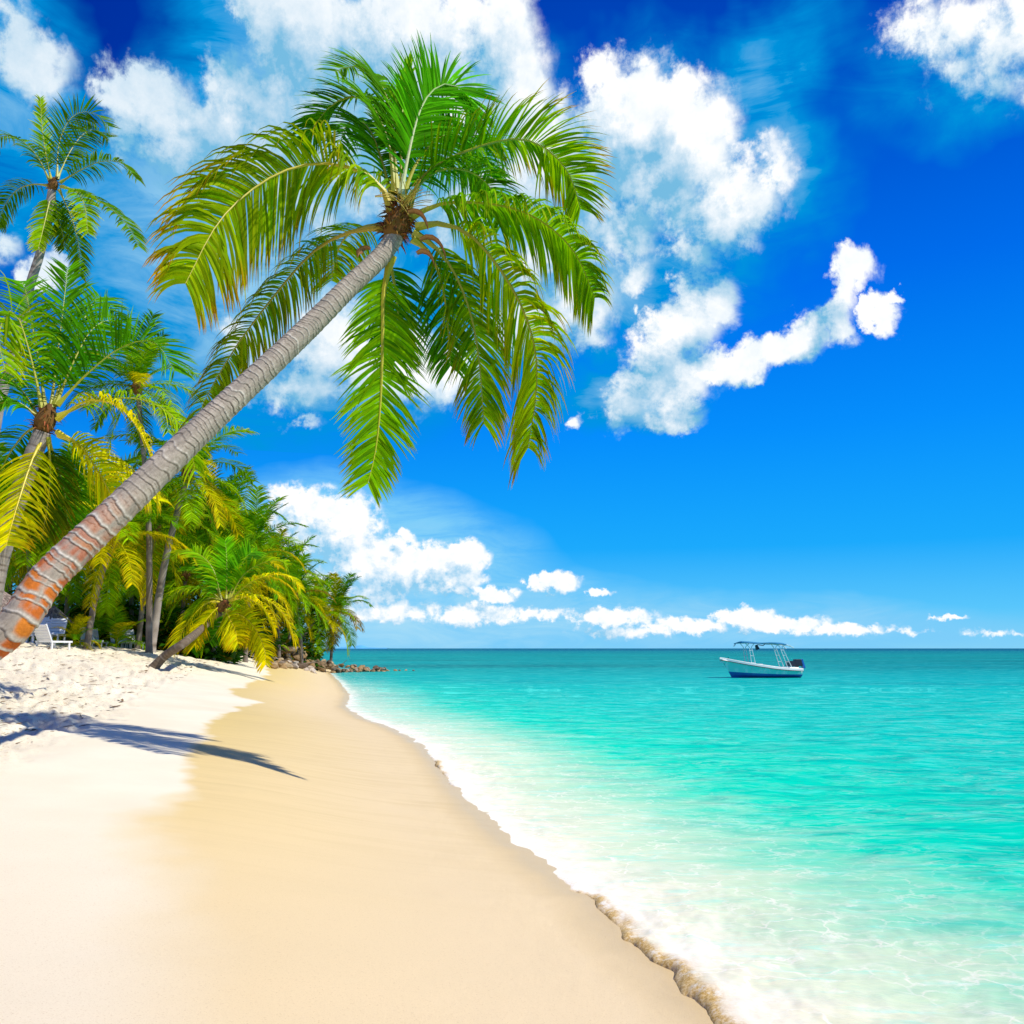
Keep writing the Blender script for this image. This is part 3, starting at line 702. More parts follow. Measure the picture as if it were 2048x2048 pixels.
HF = [
 # path in picture (932-px display units), depth change to the tip, kwargs
 ([(738,400),(715,345),(660,316),(600,308),(530,325),(460,370),(405,430),(350,535)], -1.7, dict(pairs=135, llen=1.3, droop=2.6, lift=.1, start=.07, c0=(0.145,0.356,0.0032), c1=(0.406,0.475,0.0032), tip=ORG, tipk=.95, fwd=.5, ribc=(.62,.50,.03), side=(.62,.72,-.1))),
 ([(735,430),(690,432),(640,445),(585,480),(520,555),(455,640),(405,720),(372,785)], .9, dict(pairs=95, llen=.95, droop=2.2, lift=.1, c0=(0.116,0.290,0.0032), c1=(0.319,0.370,0.0032), tip=ORG, tipk=.95, fwd=.35, ribc=(.5,.36,.03), start=.2, side=(.2,1,0))),
 ([(738,485),(724,550),(722,630),(720,720),(715,800),(707,860),(694,912)], -.5, dict(pairs=100, llen=.82, droop=.65, lift=.05, side=(1,.15,0), c0=(0.102,0.356,0.0048), c1=(0.319,0.554,0.0032), tip=(.45,.36,.01), tipk=.55, fwd=.62, ribc=(.55,.48,.03), start=.1, rib_r=.04)),
 ([(785,428),(835,422),(890,445),(945,510),(985,580),(1010,660),(1012,740),(996,845)], -.9, dict(pairs=115, llen=1.2, droop=2.8, lift=.1, c0=(0.145,0.422,0.0032), c1=(0.551,0.607,0.0032), tip=ORG, tipk=.8, fwd=.5, side=(.55,-.8,0), start=.14)),
 ([(780,440),(820,465),(860,520),(890,600),(905,690),(913,800)], .3, dict(pairs=75, llen=.95, droop=1.8, lift=.1, c0=(0.072,0.264,0.0048), c1=(0.362,0.475,0.0032), tip=ORG, tipk=.8, fwd=.6, side=(.8,.5,0))),
 ([(772,412),(830,385),(900,382),(975,395),(1040,430),(1090,485),(1122,562)], -.5, dict(pairs=115, llen=1.1, droop=2.8, lift=.1, c0=(0.102,0.343,0.0048), c1=(0.261,0.475,0.0032), tip=(.5,.36,.01), tipk=.8, fwd=.45, side=(.45,-.9,0))),
 ([(770,395),(800,330),(880,285),(970,262),(1030,280),(1075,330),(1095,395)], .7, dict(pairs=115, llen=1.12, droop=1.15, lift=.5, c0=(0.087,0.343,0.0048), c1=(0.319,0.502,0.0032), tip=ORG, tipk=.8, fwd=.5, side=(.5,-.8,.25))),
 ([(755,370),(772,285),(790,215),(815,172),(850,158),(885,185),(897,240)], .8, dict(pairs=90, llen=.9, droop=.75, lift=.35, side=(.85,.5,.0), c0=(0.116,0.475,0.0048), c1=(0.145,0.528,0.0048), tip=LIME, tipk=.3, fwd=.7, ribc=(.6,.68,.35), start=.2)),
 ([(745,365),(733,270),(705,205),(672,182),(630,195),(598,230),(572,272)], .3, dict(pairs=95, llen=.8, droop=.9, lift=.35, side=(.5,.85,.2), c0=(0.072,0.264,0.0048), c1=(0.145,0.396,0.0048), tip=(.3,.3,.01), tipk=.4, fwd=.6, start=.22)),
 ([(748,360),(742,255),(728,180),(700,138),(665,125),(632,135)], 1.2, dict(pairs=65, llen=.75, droop=1.0, lift=.3, side=(.6,.75,0), c0=(0.058,0.238,0.0048), c1=(0.145,0.370,0.0048), tip=LIME, tipk=.4, fwd=.6, start=.25)),
 ([(757,380),(785,310),(825,262),(870,250),(905,280),(925,335)], 1.6, dict(pairs=70, llen=.85, droop=1.2, lift=.3, side=(.8,.5,0), c0=(0.043,0.317,0.0120), c1=(0.102,0.449,0.0064), tip=GREEN, tipk=.3, fwd=.55, start=.12)),
 ([(762,385),(805,335),(850,318),(900,330),(935,370),(950,420)], 1.1, dict(pairs=80, llen=.85, droop=1.6, lift=.3, side=(.6,-.7,0), c0=(0.072,0.317,0.0080), c1=(0.174,0.449,0.0048), tip=LIME, tipk=.4, fwd=.5, start=.15)),
 ([(742,385),(722,310),(700,250),(672,225),(648,245),(640,290)], 1.5, dict(pairs=60, llen=.8, droop=1.2, lift=.3, side=(.8,.6,0), c0=(0.029,0.172,0.0096), c1=(0.087,0.317,0.0064), tip=GREEN, tipk=.3, fwd=.55, start=.15)),
 ([(735,425),(690,427),(655,445),(635,480),(625,530)], 1.5, dict(pairs=55, llen=.8, droop=1.8, lift=.2, side=(.5,.9,0), c0=(0.145,0.449,0.0048), c1=(0.551,0.607,0.0032), tip=YEL, tipk=.5, fwd=.5, start=.25)),
 ([(757,375),(757,280),(760,200),(772,120)], .5, dict(pairs=60, llen=.55, droop=.1, lift=.1, side=(.9,.4,0), c0=(0.174,0.475,0.0048), c1=(0.362,0.594,0.0080), tip=LIME, tipk=.3, fwd=1.15, start=.3, rag=.06)),
 #([(768,385),(790,300),(830,225),(868,160),(880,95)], .9, dict(pairs=70, llen=.75, droop=.3, lift=.2, side=(.9,.4,0), c0=(0.102,0.436,0.0048), c1=(0.145,0.502,0.0048), tip=LIME, tipk=.3, fwd=.95, start=.35)),
 ([(778,450),(812,480),(835,540),(845,620),(850,690)], .9, dict(pairs=55, llen=.8, droop=1.4, lift=.1, side=(.9,.3,0), c0=(0.043,0.224,0.0080), c1=(0.116,0.343,0.0064), tip=LIME, tipk=.4, fwd=.6, start=.2)),
 ([(730,470),(745,540),(752,610),(748,680)], 1.0, dict(pairs=50, llen=.75, droop=.9, lift=.1, side=(1,.2,0), c0=(0.029,0.198,0.0096), c1=(0.072,0.290,0.0064), tip=GREEN, tipk=.3, fwd=.6, start=.15)),
]
for path, dt, kw in HF:
    pth = px_path(path, dcr, dt)
    LM, RM = frond(pth, rnd, split=True, segs=6, width=.041, **dict(kw, pairs=int(kw['pairs']*1.25), rib_r=kw.get('rib_r', .032)))
    o = place_frond(hero, LM, RM, True); rel(o)
# thick yellow-green leaf stalks, hanging flower strands and dry sheaths at the crown
st = MB()
for i in range(26):
    a = rnd.uniform(-.9, 1.0); p = PD(762+rnd.uniform(-8, 14), 395+rnd.uniform(-12, 12), 11.9+rnd.uniform(-.1, .1)); d = Vector((math.sin(a), rnd.uniform(-.5, .2), math.cos(a)*.8)).normalized()
    pts = []
    for k in range(6): pts.append(p.copy()); p = p+d*.09; d = (d+Vector((0, 0, -.22))).normalized()
    st.tube(pts, .006, 4, col=lerp3((.55, .45, .05), ORG, rnd.random()))
rel(st.build('flower_stalk', M_rib, hero))
for (x, y, l, dx) in ((792, 452, .65, .35), (786, 478, .45, .3), (700, 470, .3, -.3), (770, 400, .5, .6)):
    p = PD(x, y, 11.75); d = Vector((dx, -.1, .1)).normalized(); mb = MB(); b = 0
    for k in range(7):
        f = k/6; w = .07*math.sin(math.pi*min(1, f*.8+.15)); wd = Vector((.35, .2, .9)).cross(d).normalized()
        mb.v += [tuple(p-wd*w), tuple(p+Vector((0, -.02, 0))), tuple(p+wd*w)]; mb.c += [(.30, .13, .05), (.45, .24, .10), (.2, .09, .03)]
        p = p+d*l/6; d = (d+Vector((0, 0, -.55))).normalized()
    for k in range(6):
        for j in range(2): mb.f.append((3*k+j, 3*k+j+1, 3*k+j+4, 3*k+j+3)); mb.mi.append(0)
    rel(mb.build('dry_sheath', M_fibre, hero))
tag(hero, 'big coconut palm with long ringed trunk leaning across the beach from the left edge', 'palm tree')

# ---- other palms whose fronds are read one by one
def custom_palm(name, label, base, tpts, r0, r1, crown, fronds, lw, seed, group=None, fr=.2, conv=PD, dc=20, rmul=1, pm=.6, segs=4, ring=.13, orange=0, low=(.30,.24,.20), high=(.34,.30,.26)):
    global off
    rnd = random.Random(seed); root = empty(name, base); off = Vector(base).copy()
    rel(link('trunk', trunk_mesh([Vector(base)-Vector((0, 0, .2))]+tpts, r0, r1, 20, 160, ring, .3, seed=seed, amp=.05, low=low, high=high), None, root, True))
    rel(fibre_head(crown, Vector(tpts[-1])-Vector(tpts[-2]) if len(tpts) > 1 else Vector((0, 0, 1)), fr, rnd, 110, fr*1.6).build('crown_fibre', M_fibre, root))
    for path, dt, kw in fronds:
        k2 = dict(kw); k2['pairs'] = int(k2.get('pairs', 90)*pm)
        LM, RM = frond(px_path(path, dc, dt, conv), rnd, split=True, segs=segs, width=lw, **k2)
        rel(place_frond(root, LM, RM, True))
    tag(root, label, 'palm tree', group); return root
YG = dict(c0=(0.406,0.528,0.0032), c1=(0.870,0.686,0.0032), tip=ORG, tipk=.7, ribc=(.8, .66, .03))
GG = dict(c0=(0.051,0.251,0.0096), c1=(0.116,0.356,0.0064), tip=LIME, tipk=.4)
MG = dict(c0=(0.116,0.370,0.0048), c1=(0.362,0.502,0.0032), tip=YEL, tipk=.6, ribc=(.5, .5, .05))
dC = 18.0
bx, by = P(-45, 1340, 17.6).x, 17.6
custom_palm('coconut_palm', 'yellow-green coconut palm at the left edge, nearest one behind the big leaning trunk', (bx, by, Hz(bx, by)),
 [PD(-12, 1100, 17.8), PD(20, 980, 17.9), PD(55, 880, 18), PD(80, 815, 18)], .23, .17, PD(85, 795, 18),
 [([(95,775),(105,700),(117,600),(128,505)], .8, dict(llen=.95, droop=.25, side=(1,.2,0), fwd=.65, lift=.1, **GG)),
  ([(80,775),(62,690),(35,600),(12,590),(-2,640),(10,700)], -1.0, dict(llen=1.0, droop=1.9, side=(.6,.8,0), fwd=.5, **MG)),
  ([(108,765),(165,705),(230,655),(290,645),(330,700)], .6, dict(llen=1.1, droop=.9, lift=.5, side=(.5,.8,.2), fwd=.55, **GG)),
  ([(105,765),(140,680),(175,620),(215,605),(238,650)], 1.5, dict(llen=.9, droop=.9, lift=.3, side=(.6,.7,.2), fwd=.55, **GG)),
  ([(100,770),(125,690),(160,600),(190,560),(225,600)], 2, dict(llen=.8, droop=.9, side=(.8,.6,.2), fwd=.6, **GG)),
  ([(108,792),(160,757),(215,762),(258,805),(288,870),(296,935)], -1.2, dict(llen=.95, droop=2.0, side=(.4,-.9,0), fwd=.45, **YG)),
  ([(108,785),(180,758),(260,752),(320,780),(355,830),(368,890)], .8, dict(llen=.95, droop=2.0, side=(.4,.9,0), fwd=.45, **MG)),
  ([(108,815),(150,840),(185,890),(212,940),(228,1000)], -.8, dict(llen=.95, droop=1.2, side=(.8,-.5,0), fwd=.6, **YG)),
  ([(110,820),(160,845),(215,885),(262,925),(300,945)], .4, dict(llen=1.0, droop=2.1, side=(.5,.8,0), fwd=.4, **YG)),
  ([(85,820),(62,865),(40,930),(22,990),(12,1030)], -1.6, dict(llen=1.25, droop=1.0, side=(1,-.2,0), fwd=.6, lift=.1, **YG)),
  ([(90,825),(105,870),(122,930),(128,990)], .8, dict(llen=.95, droop=1.0, side=(1,.2,0), fwd=.6, **GG)),
  ([(90,825),(95,880),(90,950),(80,1010)], .5, dict(llen=.9, droop=1.2, side=(1,.2,0), fwd=.6, c0=(0.029,0.132,0.0048), c1=(0.145,0.185,0.0040), tip=ORG, tipk=.6)),
  ([(75,790),(35,760),(-10,765),(-60,810)], -.8, dict(llen=.9, droop=1.8, side=(.3,.9,0), fwd=.5, **GG)),
  ([(75,790),(40,735),(0,705),(-50,710)], .8, dict(llen=.9, droop=1.4, side=(.3,.9,0), fwd=.5, **GG)),
  ([(78,800),(45,820),(10,870),(-10,930)], .6, dict(llen=.9, droop=1.6, side=(.6,.8,0), fwd=.5, **GG)),
  ([(85,770),(75,690),(60,610),(45,540),(25,530)], 1.4, dict(llen=.8, droop=.6, side=(.9,.4,0), fwd=.6, **GG)),
 ], .05, 21, dc=dC, fr=.18)
dB = 29.0
bx, by = P(-30, 1290, 28.5).x, 28.5
DG = dict(c0=(0.043,0.172,0.0064), c1=(0.131,0.264,0.0048), tip=(.35, .25, .02), tipk=.5, ribc=(.4, .4, .04))
custom_palm('coconut_palm', 'tall slender coconut palm at the top left, its dark crown against blue sky', (bx, by, Hz(bx, by)),
 [PD(-20, 950, 28.5), PD(-5, 780, 28.6), PD(35, 640, 28.7), PD(55, 545, 28.8), PD(75, 480, 28.9), PD(88, 420, 29), PD(98, 360, 29)], .22, .13, PD(100, 350, 29),
 [([(97,340),(88,300),(80,245),(76,185)], 1.2, dict(llen=.55, droop=.5, side=(1,.3,0), fwd=.8, **MG)),
  ([(108,335),(110,280),(125,235),(150,212),(180,215),(205,238)], 1.0, dict(llen=.95, droop=.6, side=(.7,.7,0), fwd=.6, **DG)),
  ([(108,338),(130,290),(155,255),(180,245),(205,262)], 1.8, dict(llen=.8, droop=1.0, side=(.6,.8,0), fwd=.5, **DG)),
  ([(113,345),(150,322),(190,305),(230,308),(258,338)], .3, dict(llen=.85, droop=1.6, side=(.4,.9,.1), fwd=.5, **DG)),
  ([(118,352),(165,368),(210,395),(243,428),(262,465)], -.5, dict(llen=.85, droop=1.3, side=(.5,.8,.1), fwd=.5, **DG)),
  ([(115,352),(145,362),(160,390),(166,440)], -1.2, dict(llen=.75, droop=1.2, side=(.9,.3,0), fwd=.6, **MG)),
  ([(112,358),(138,420),(150,475),(150,520)], .6, dict(llen=.75, droop=1.0, side=(.9,.4,0), fwd=.6, **DG)),
  ([(94,342),(70,295),(35,262),(0,258),(-30,290)], .3, dict(llen=.85, droop=1.5, side=(.5,.8,.1), fwd=.5, **DG)),
  ([(92,350),(60,348),(30,360),(8,390),(-4,425)], .4, dict(llen=.8, droop=1.6, side=(.4,.9,0), fwd=.5, **DG)),
  ([(98,362),(90,395),(82,430),(72,470)], -.8, dict(llen=.7, droop=.8, side=(1,.2,0), fwd=.6, **MG)),
  ([(102,362),(108,400),(118,440),(122,470)], .8, dict(llen=.7, droop=.9, side=(1,.3,0), fwd=.6, **DG)),
 ], .06, 31, dc=dB, fr=.14, pm=.5)
def PZ(x, y, d): return P(350+x*450/1932, 1000+y*450/1932, d)
dF = 38.0
b = ground_at(300, 1333)
custom_palm('coconut_palm', 'short bright palm leaning low over the sand, its fronds nearly touching the beach', b[:],
 [P(330, 1312, b.y+.0), P(372, 1283, b.y-.2), P(412, 1250, dF), P(440, 1225, dF)], .165, .13, P(444, 1213, dF),
 [([(440,850),(445,650),(442,470),(430,345)], .8, dict(llen=1.0, droop=.2, side=(1,.2,0), fwd=.6, lift=.1, **dict(MG, c0=FRESH, c1=(0.217,0.554,0.0048)))),
  ([(400,860),(330,600),(200,460),(60,440),(-30,500)], .5, dict(llen=1.1, droop=.9, side=(.5,.8,.2), fwd=.55, **dict(MG, c0=FRESH))),
  ([(390,860),(300,780),(170,750),(50,770),(-60,850)], .2, dict(llen=.9, droop=1.9, side=(.4,.9,0), fwd=.5, **MG)),
  ([(385,880),(290,875),(160,985),(70,1120),(-10,1300)], -1.2, dict(llen=1.2, droop=1.3, side=(.7,-.6,0), fwd=.6, **YG)),
  ([(470,850),(590,640),(760,535),(900,520),(960,560)], .9, dict(llen=.9, droop=1.2, side=(.4,.9,.1), fwd=.5, **dict(MG, c0=FRESH))),
  ([(480,850),(660,700),(860,640),(1000,670),(1080,760)], .2, dict(llen=.9, droop=1.8, side=(.4,.9,0), fwd=.5, **YG)),
  ([(450,870),(560,822),(700,880),(800,980),(860,1100)], -1, dict(llen=1.1, droop=1.7, side=(.5,-.8,0), fwd=.5, **YG)),
  ([(480,860),(700,825),(880,920),(980,1060),(1040,1230)], -.3, dict(llen=1.0, droop=1.8, side=(.5,-.8,0), fwd=.5, **YG)),
  ([(450,950),(600,1010),(710,1140),(770,1290),(780,1410)], -1.2, dict(llen=1.0, droop=1.0, side=(.9,-.3,0), fwd=.6, **YG)),
  ([(430,950),(530,1010),(590,1110),(640,1210)], .5, dict(llen=.9, droop=1.2, side=(.8,.4,0), fwd=.6, **dict(YG, c0=(0.290,0.330,0.0080)))),
  ([(400,870),(310,660),(210,580),(110,600)], 1.2, dict(llen=1.0, droop=.9, side=(.6,.8,.1), fwd=.6, **GG)),
  ([(460,850),(530,640),(620,480),(700,440)], 1.2, dict(llen=1.0, droop=.6, side=(.7,.7,.1), fwd=.6, **GG)),
  ([(400,900),(330,960),(230,1090),(170,1250)], -1.4, dict(llen=1.1, droop=1.2, side=(.8,-.5,0), fwd=.6, **YG)),
  ([(390,860),(300,840),(200,900),(110,1010)], -.6, dict(llen=1.1, droop=1.5, side=(.6,-.7,0), fwd=.6, **MG)),
  ([(430,930),(470,1020),(520,1130),(540,1230)], -1.2, dict(llen=1.0, droop=1.0, side=(.9,-.3,0), fwd=.6, **YG)),
  ([(400,950),(290,1000),(180,1100),(150,1290)], .8, dict(llen=.9, droop=1.4, side=(.8,.5,0), fwd=.6, **GG)),
  ([(430,960),(400,1060),(340,1160),(300,1220)], .8, dict(llen=.8, droop=1.2, side=(.9,.3,0), fwd=.6, **GG)),
 ], .075, 41, dc=dF, conv=PZ, fr=.18, pm=.55, low=(.16,.12,.08), high=(.2,.15,.1))

# ---- library of plain fronds for the grove
def arch(e0, L=1.0, curl=1.6, n=6):
    p = Vector((0, 0, 0)); out = [p.copy()]; e = math.radians(e0)
    for i in range(n):
        p = p+Vector((math.cos(e), 0, math.sin(e)))*L/n; out.append(p.copy()); e -= curl/n*(.6+.8*i/n)
        e = max(e, -1.5)
    return out
LIB = {}
rnd = random.Random(77)
def lib(kind):
    pal = {'dark': dict(c0=(.06, .21, .005), c1=(.14, .33, .004), tip=(.25, .22, .01), tipk=.4),
           'mid': dict(c0=(.14, .42, .004), c1=(.36, .55, .004), tip=(.45, .30, .01), tipk=.6),
           'gold': dict(c0=(.34, .42, .004), c1=(.70, .55, .004), tip=(.5, .26, .01), tipk=.8),
           'dead': dict(c0=(.22, .13, .03), c1=(.40, .26, .04), tip=(.15, .08, .02), tipk=.6)}[kind]
    out = []
    for e0, curl, dr in ((78, 1.0, .8), (60, 1.7, 1.2), (42, 1.9, 1.6), (22, 1.8, 1.8), (2, 1.6, 1.8), (-25, 1.2, 1.6), (-58, .6, 1.3)):
        LM, _ = frond([p*4.0 for p in arch(e0, 1, curl)], rnd, pairs=60, llen=1.05, width=.062, droop=dr, segs=3, lift=.25, fwd=.55, rib_r=.035, ribc=lerp3(pal['c1'], (.5, .5, .05), .4), **pal)
        out.append(LM.mesh('frond', [M_leaf]))
    return out
for k in ('dark', 'mid', 'gold', 'dead'): LIB[k] = lib(k)
TR = {}
def grove_palm(label, cx, cy, d, bpx, sc=1.0, mixk=(.4, .35, .2, .05), seed=0, group=None, n=19, bend=.4, rt=.13, bd=None, minel=0, name='coconut_palm', low=(.20,.155,.12)):
    rnd = random.Random(seed+100)
    c = P(cx, cy, d); bd = bd or d; bp = P(bpx, 1290, bd); bz = Hz(bp.x, bp.y)
    root = empty(name, (bp.x, bp.y, bz)); off_ = Vector((bp.x, bp.y, bz))
    if c.z-bz > .8:
        mid = Vector((bp.x*(1-.45)+c.x*.45+(c.x-bp.x)*(-.12), bp.y*.5+c.y*.5, bz+(c.z-bz)*.5))
        me = trunk_mesh([off_-Vector((0, 0, .3)), mid, c], rt*1.25, rt*.85, 10, 50, .25, .5, low=low, high=(.26, .22, .18), seed=seed)
        o = link('trunk', me, None, root, True); o.matrix_parent_inverse = Matrix.Translation(-off_)
        o = fibre_head(c, Vector((0, 0, 1)), .26*sc, rnd, 30, .5).build('crown_fibre', M_fibre, root); o.matrix_parent_inverse = Matrix.Translation(-off_)
    az0 = rnd.uniform(0, 6.28)
    for i in range(n):
        u = i/(n-1); k = min(6, int(u*6.6+rnd.uniform(-.4, .4))); k = max(minel, k)
        r = rnd.random(); kinds = ('dark', 'mid', 'gold', 'dead'); acc = 0
        pk = list(mixk)
        if k <= 2: pk = [pk[0]+pk[3]+pk[2]*.6, pk[1], pk[2]*.4, 0]
        kind = 'dark'
        for kk, w in zip(kinds, pk):
            acc += w
            if r < acc: kind = kk; break
        o = bpy.data.objects.new('frond', LIB[kind][k]); COL.objects.link(o); o.parent = root
        o.location = c-off_
        s = sc*rnd.uniform(.85, 1.1)
        o.rotation_euler = (rnd.uniform(-.12, .12), rnd.uniform(-.1, .1), az0+i*2.4+rnd.uniform(-.3, .3)); o.scale = (s, s, s)
    tag(root, label, 'palm tree', group); return root
NM = (.18, .50, .29, .03); YM = (.05, .33, .57, .05); DM = (.45, .42, .13, 0); BM = (.15, .35, .25, .25)
GP = [
 ('dark palm crown seen small between the yellow-green palm and the leaning trunk', 275, 775, 40, 300, .78, DM),
 ('tall palm with brown heart whose crown shows just right of the leaning trunk', 375, 950, 42, 302, .92, NM),
 ('curved slim palm with hanging golden fronds behind the white lounger row', 228, 1078, 39, 172, .85, YM),
 ('palm with a ragged brown heart and thin stalks hidden under the leaning trunk', 312, 1058, 45, 275, .85, NM),
 ('palm standing close behind the short leaning one, pale trunk foot in the sand', 468, 1165, 48, 425, .9, YM),
 ('upright palm with erect dark fronds above the short leaning palm', 503, 1108, 55, 492, 1.0, NM),
 ('palm with hanging yellow dead fronds beside the last palm of the point', 590, 1193, 66, 606, .85, BM),
 ('thin palm leaning right over the rocks, sharing the crown of the point', 640, 1232, 77, 590, .8, YM),
 ('outermost palm on the point with a skirt of brown fronds above the rocks', 672, 1226, 80, 662, .92, BM),
 ('palm crown just below the right frond of the tall brown-hearted palm', 425, 1045, 53, 410, 1.0, NM),
 ('dark palm standing behind the brown-hearted one', 455, 1055, 60, 455, 1.0, DM),
 ('palm left of the upright one, crown level with the white cloud', 545, 1148, 64, 560, .95, NM),
 ('palm halfway down the slope of crowns toward the point', 575, 1165, 72, 580, .95, DM),
 ('low palm crown tucked between the yellow dead fronds and the point', 622, 1215, 84, 622, .9, NM),
 ('dark green palm over the thatched hut at the left edge', 55, 1075, 44, 60, 1.0, NM),
 ('palm between the thatched hut and the curved slim palm', 140, 1055, 47, 130, 1.0, NM),
 ('leafy palm behind the leaning trunk above the thatched parasol', 190, 1020, 56, 200, 1.05, DM),
 ('lower palm in shade right of the curved slim palm', 260, 1135, 52, 262, .9, DM),
 ('palm in shade behind the pale thick trunk', 345, 1120, 58, 338, .95, NM),
 ('palm with golden skirt left of the short leaning palm', 372, 1150, 50, 360, .8, YM),
 ('palm low in the grove behind the gap of the loungers', 210, 1150, 60, 215, .9, DM),
 ('palm at the far left behind the hut, only its crown in view', 5, 1030, 50, 10, 1.1, NM),
]
for i, (lb, cx, cy, d, bpx, sc, mk) in enumerate(GP):
    grove_palm(lb, cx, cy, d, bpx, sc*1.08, mk, seed=i, n=26 if 'outermost' in lb else 24, rt=.15 if i == 1 else .115, low=(.42,.36,.31) if i in (1, 4) else (.22, .175, .14))
for i, (cx, cy, d) in enumerate([(90,1010,66),(30,1030,72),(150,1050,74),(240,1040,70),(300,1060,64),(400,1085,68),(350,1040,76),(470,1110,74),(520,1160,80),(120,1120,58),(420,1130,60),(280,1090,75),(60,1150,62),(180,1100,78),(330,1170,66),(560,1205,78),(490,1190,66)]):
    grove_palm('one of the far dark palms deep in the grove behind the front row', cx, cy, d, cx+random.uniform(-25, 25), 1.2, DM, seed=200+i, group='far palms deep in the grove', n=17)
# trunkless young palms at the foot of the grove
for i, (cx, d, sc, mk, lb) in enumerate([(232, 44, .62, NM, 'young trunkless palm fanning out right of the curved slim trunk'), (150, 38.8, .34, (0, .1, .9, 0), 'small golden young palm beside the white back-turned lounger'),
   (195, 46, .6, YM, 'young palm with yellow arching fronds behind the curved slim trunk'), (60, 42, .6, DM, 'young dark palm behind the thatched hut'), (110, 45, .7, NM, 'young palm behind the thatched parasol'),
   (330, 50, .6, DM, 'young palm in shade by the pale thick trunk'), (270, 56, .7, DM, 'young dark palm between two thin trunks'), (390, 54, .6, NM, 'young palm behind the short leaning palm'),
   (520, 64, .6, NM, 'young palm at the sand edge before the rocks'), (560, 72, .6, YM, 'young yellowish palm just above the rocks'), (20, 46, .8, NM, 'young palm at the far left of the grove floor')]):
    p = P(cx, 1290, d); z = Hz(p.x, p.y)
    q = P(cx, 1290, d); dz = (z+.25-CAMZ); py = 1297-dz/d*F
    grove_palm(lb, cx, py, d, cx, sc, mk, seed=300+i, n=14, name='young_palm')
# leaf mass of the grove floor
mb = MB(); rnd = random.Random(5)
for i in range(30000):
    d = rnd.uniform(52, 96) if rnd.random() < .8 else rnd.uniform(47, 55)
    pxm = 640 if d > 70 else 560 if d > 60 else 470
    px = rnd.uniform(-150, pxm); p = P(px, 1290, d); hz = Hz(p.x, p.y)
    h = rnd.random()**1.3*(6.5 if d > 58 else 2.4)*(.6+.4*math.sin(px*.05+d))
    q = Vector((p.x, p.y, hz+h)); l = rnd.uniform(.35, 1.1)
    a = rnd.uniform(0, 6.28); d1 = Vector((math.cos(a), math.sin(a), rnd.uniform(-.4, .9))).normalized(); wd = d1.cross(Vector((rnd.uniform(-1, 1), rnd.uniform(-1, 1), 1))).normalized()*l*.16
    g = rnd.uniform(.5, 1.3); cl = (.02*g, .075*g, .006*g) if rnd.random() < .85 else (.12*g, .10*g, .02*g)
    e = q+d1*l*.5; f = q+d1*l-Vector((0, 0, .2*l))
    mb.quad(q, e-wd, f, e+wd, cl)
for i in range(900):   # leaf litter
    d = rnd.uniform(40, 80); px = rnd.uniform(150, 620); p = P(px, 1290, d)
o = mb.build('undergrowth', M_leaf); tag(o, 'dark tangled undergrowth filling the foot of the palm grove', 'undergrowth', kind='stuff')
# ------------------------------------------------------------ boat
M_boatw = simple_mat('boat_white', (.92, .90, .84), .3, .06, 3, .5)
M_boatb = simple_mat('boat_blue', (.01, .10, .42), .35, .15, 3, .5)
M_rail = simple_mat('rub_rail', (.02, .03, .05), .5)
M_can = simple_mat('boat_canopy', (.01, .2, .38), .6, .2, 2)
M_tube = simple_mat('boat_tube', (.6, .75, .75), .3, .1, 4, .6)
M_eng = simple_mat('engine_black', (.02, .02, .03), .35, .2, 5, .5)
M_engb = simple_mat('engine_blue', (.01, .11, .42), .35, .2, 5, .5)
# hull side: white gelcoat with turquoise light off the water painted into its colour
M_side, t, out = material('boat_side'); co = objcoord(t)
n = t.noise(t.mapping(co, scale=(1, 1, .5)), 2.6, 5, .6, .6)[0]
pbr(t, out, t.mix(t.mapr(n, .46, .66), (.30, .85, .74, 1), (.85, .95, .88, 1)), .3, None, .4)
d0 = 61.5
bo = empty('fishing_boat', (P(1519, 1300, d0).x, d0, 0.0), math.radians(180+8)); bo.scale = (.93, .93, .96)
NS = 26
def hullsec(u):   # u 0 stern .. 1 bow ; +x is the bow
    b = 0.86*(1-max(0, (u-.42)/.58)**2.3)*(.93+.07*min(1, u*4)); zs = .58+.16*u+.62*u**2.4
    rake = .75*max(0, u-.55)/.45
    return b, zs, rake
def hx(u, zf): return -3.0+5.15*u+ (.85*max(0, (u-.5)/.5)**1.5)*zf
def loft(rows, mat, name, parent, close=False, smooth=True):
    mb = MB(); n = len(rows[0])
    for r in rows:
        for p in r: mb.v.append(tuple(p)); mb.c.append((1, 1, 1))
    for i in range(len(rows)-1):
        for k in range(n-1):
            a = i*n+k; mb.f.append((a, a+1, a+n+1, a+n)); mb.mi.append(0)
    if close: mb.f.append(tuple(range(n))[::-1]); mb.mi.append(0)
    return mb.build(name, mat, parent, smooth)
def ring_pts(u, fr):
    b, zs, _ = hullsec(u); zc = .16+.10*u**2; keel = -.22+.15*u**3
    out = []
    for f in fr:   # f 0 keel, .35 chine, 1 sheer
        if f < .35: w = f/.35; yb = b*.80*w*(1-.5*max(0, u-.6)); z = keel+(zc-keel)*w
        else: w = (f-.35)/.65; yb = b*(.80*(1-.5*max(0, u-.6))*(1-w)+w); z = zc+(zs-zc)*w
        out.append((hx(u, max(0, (z+.22)/(zs+.22))), yb, z))
    return out
lowf_, upf = [0, .12, .25, .35, .45], [.45, .6, .8, 1]
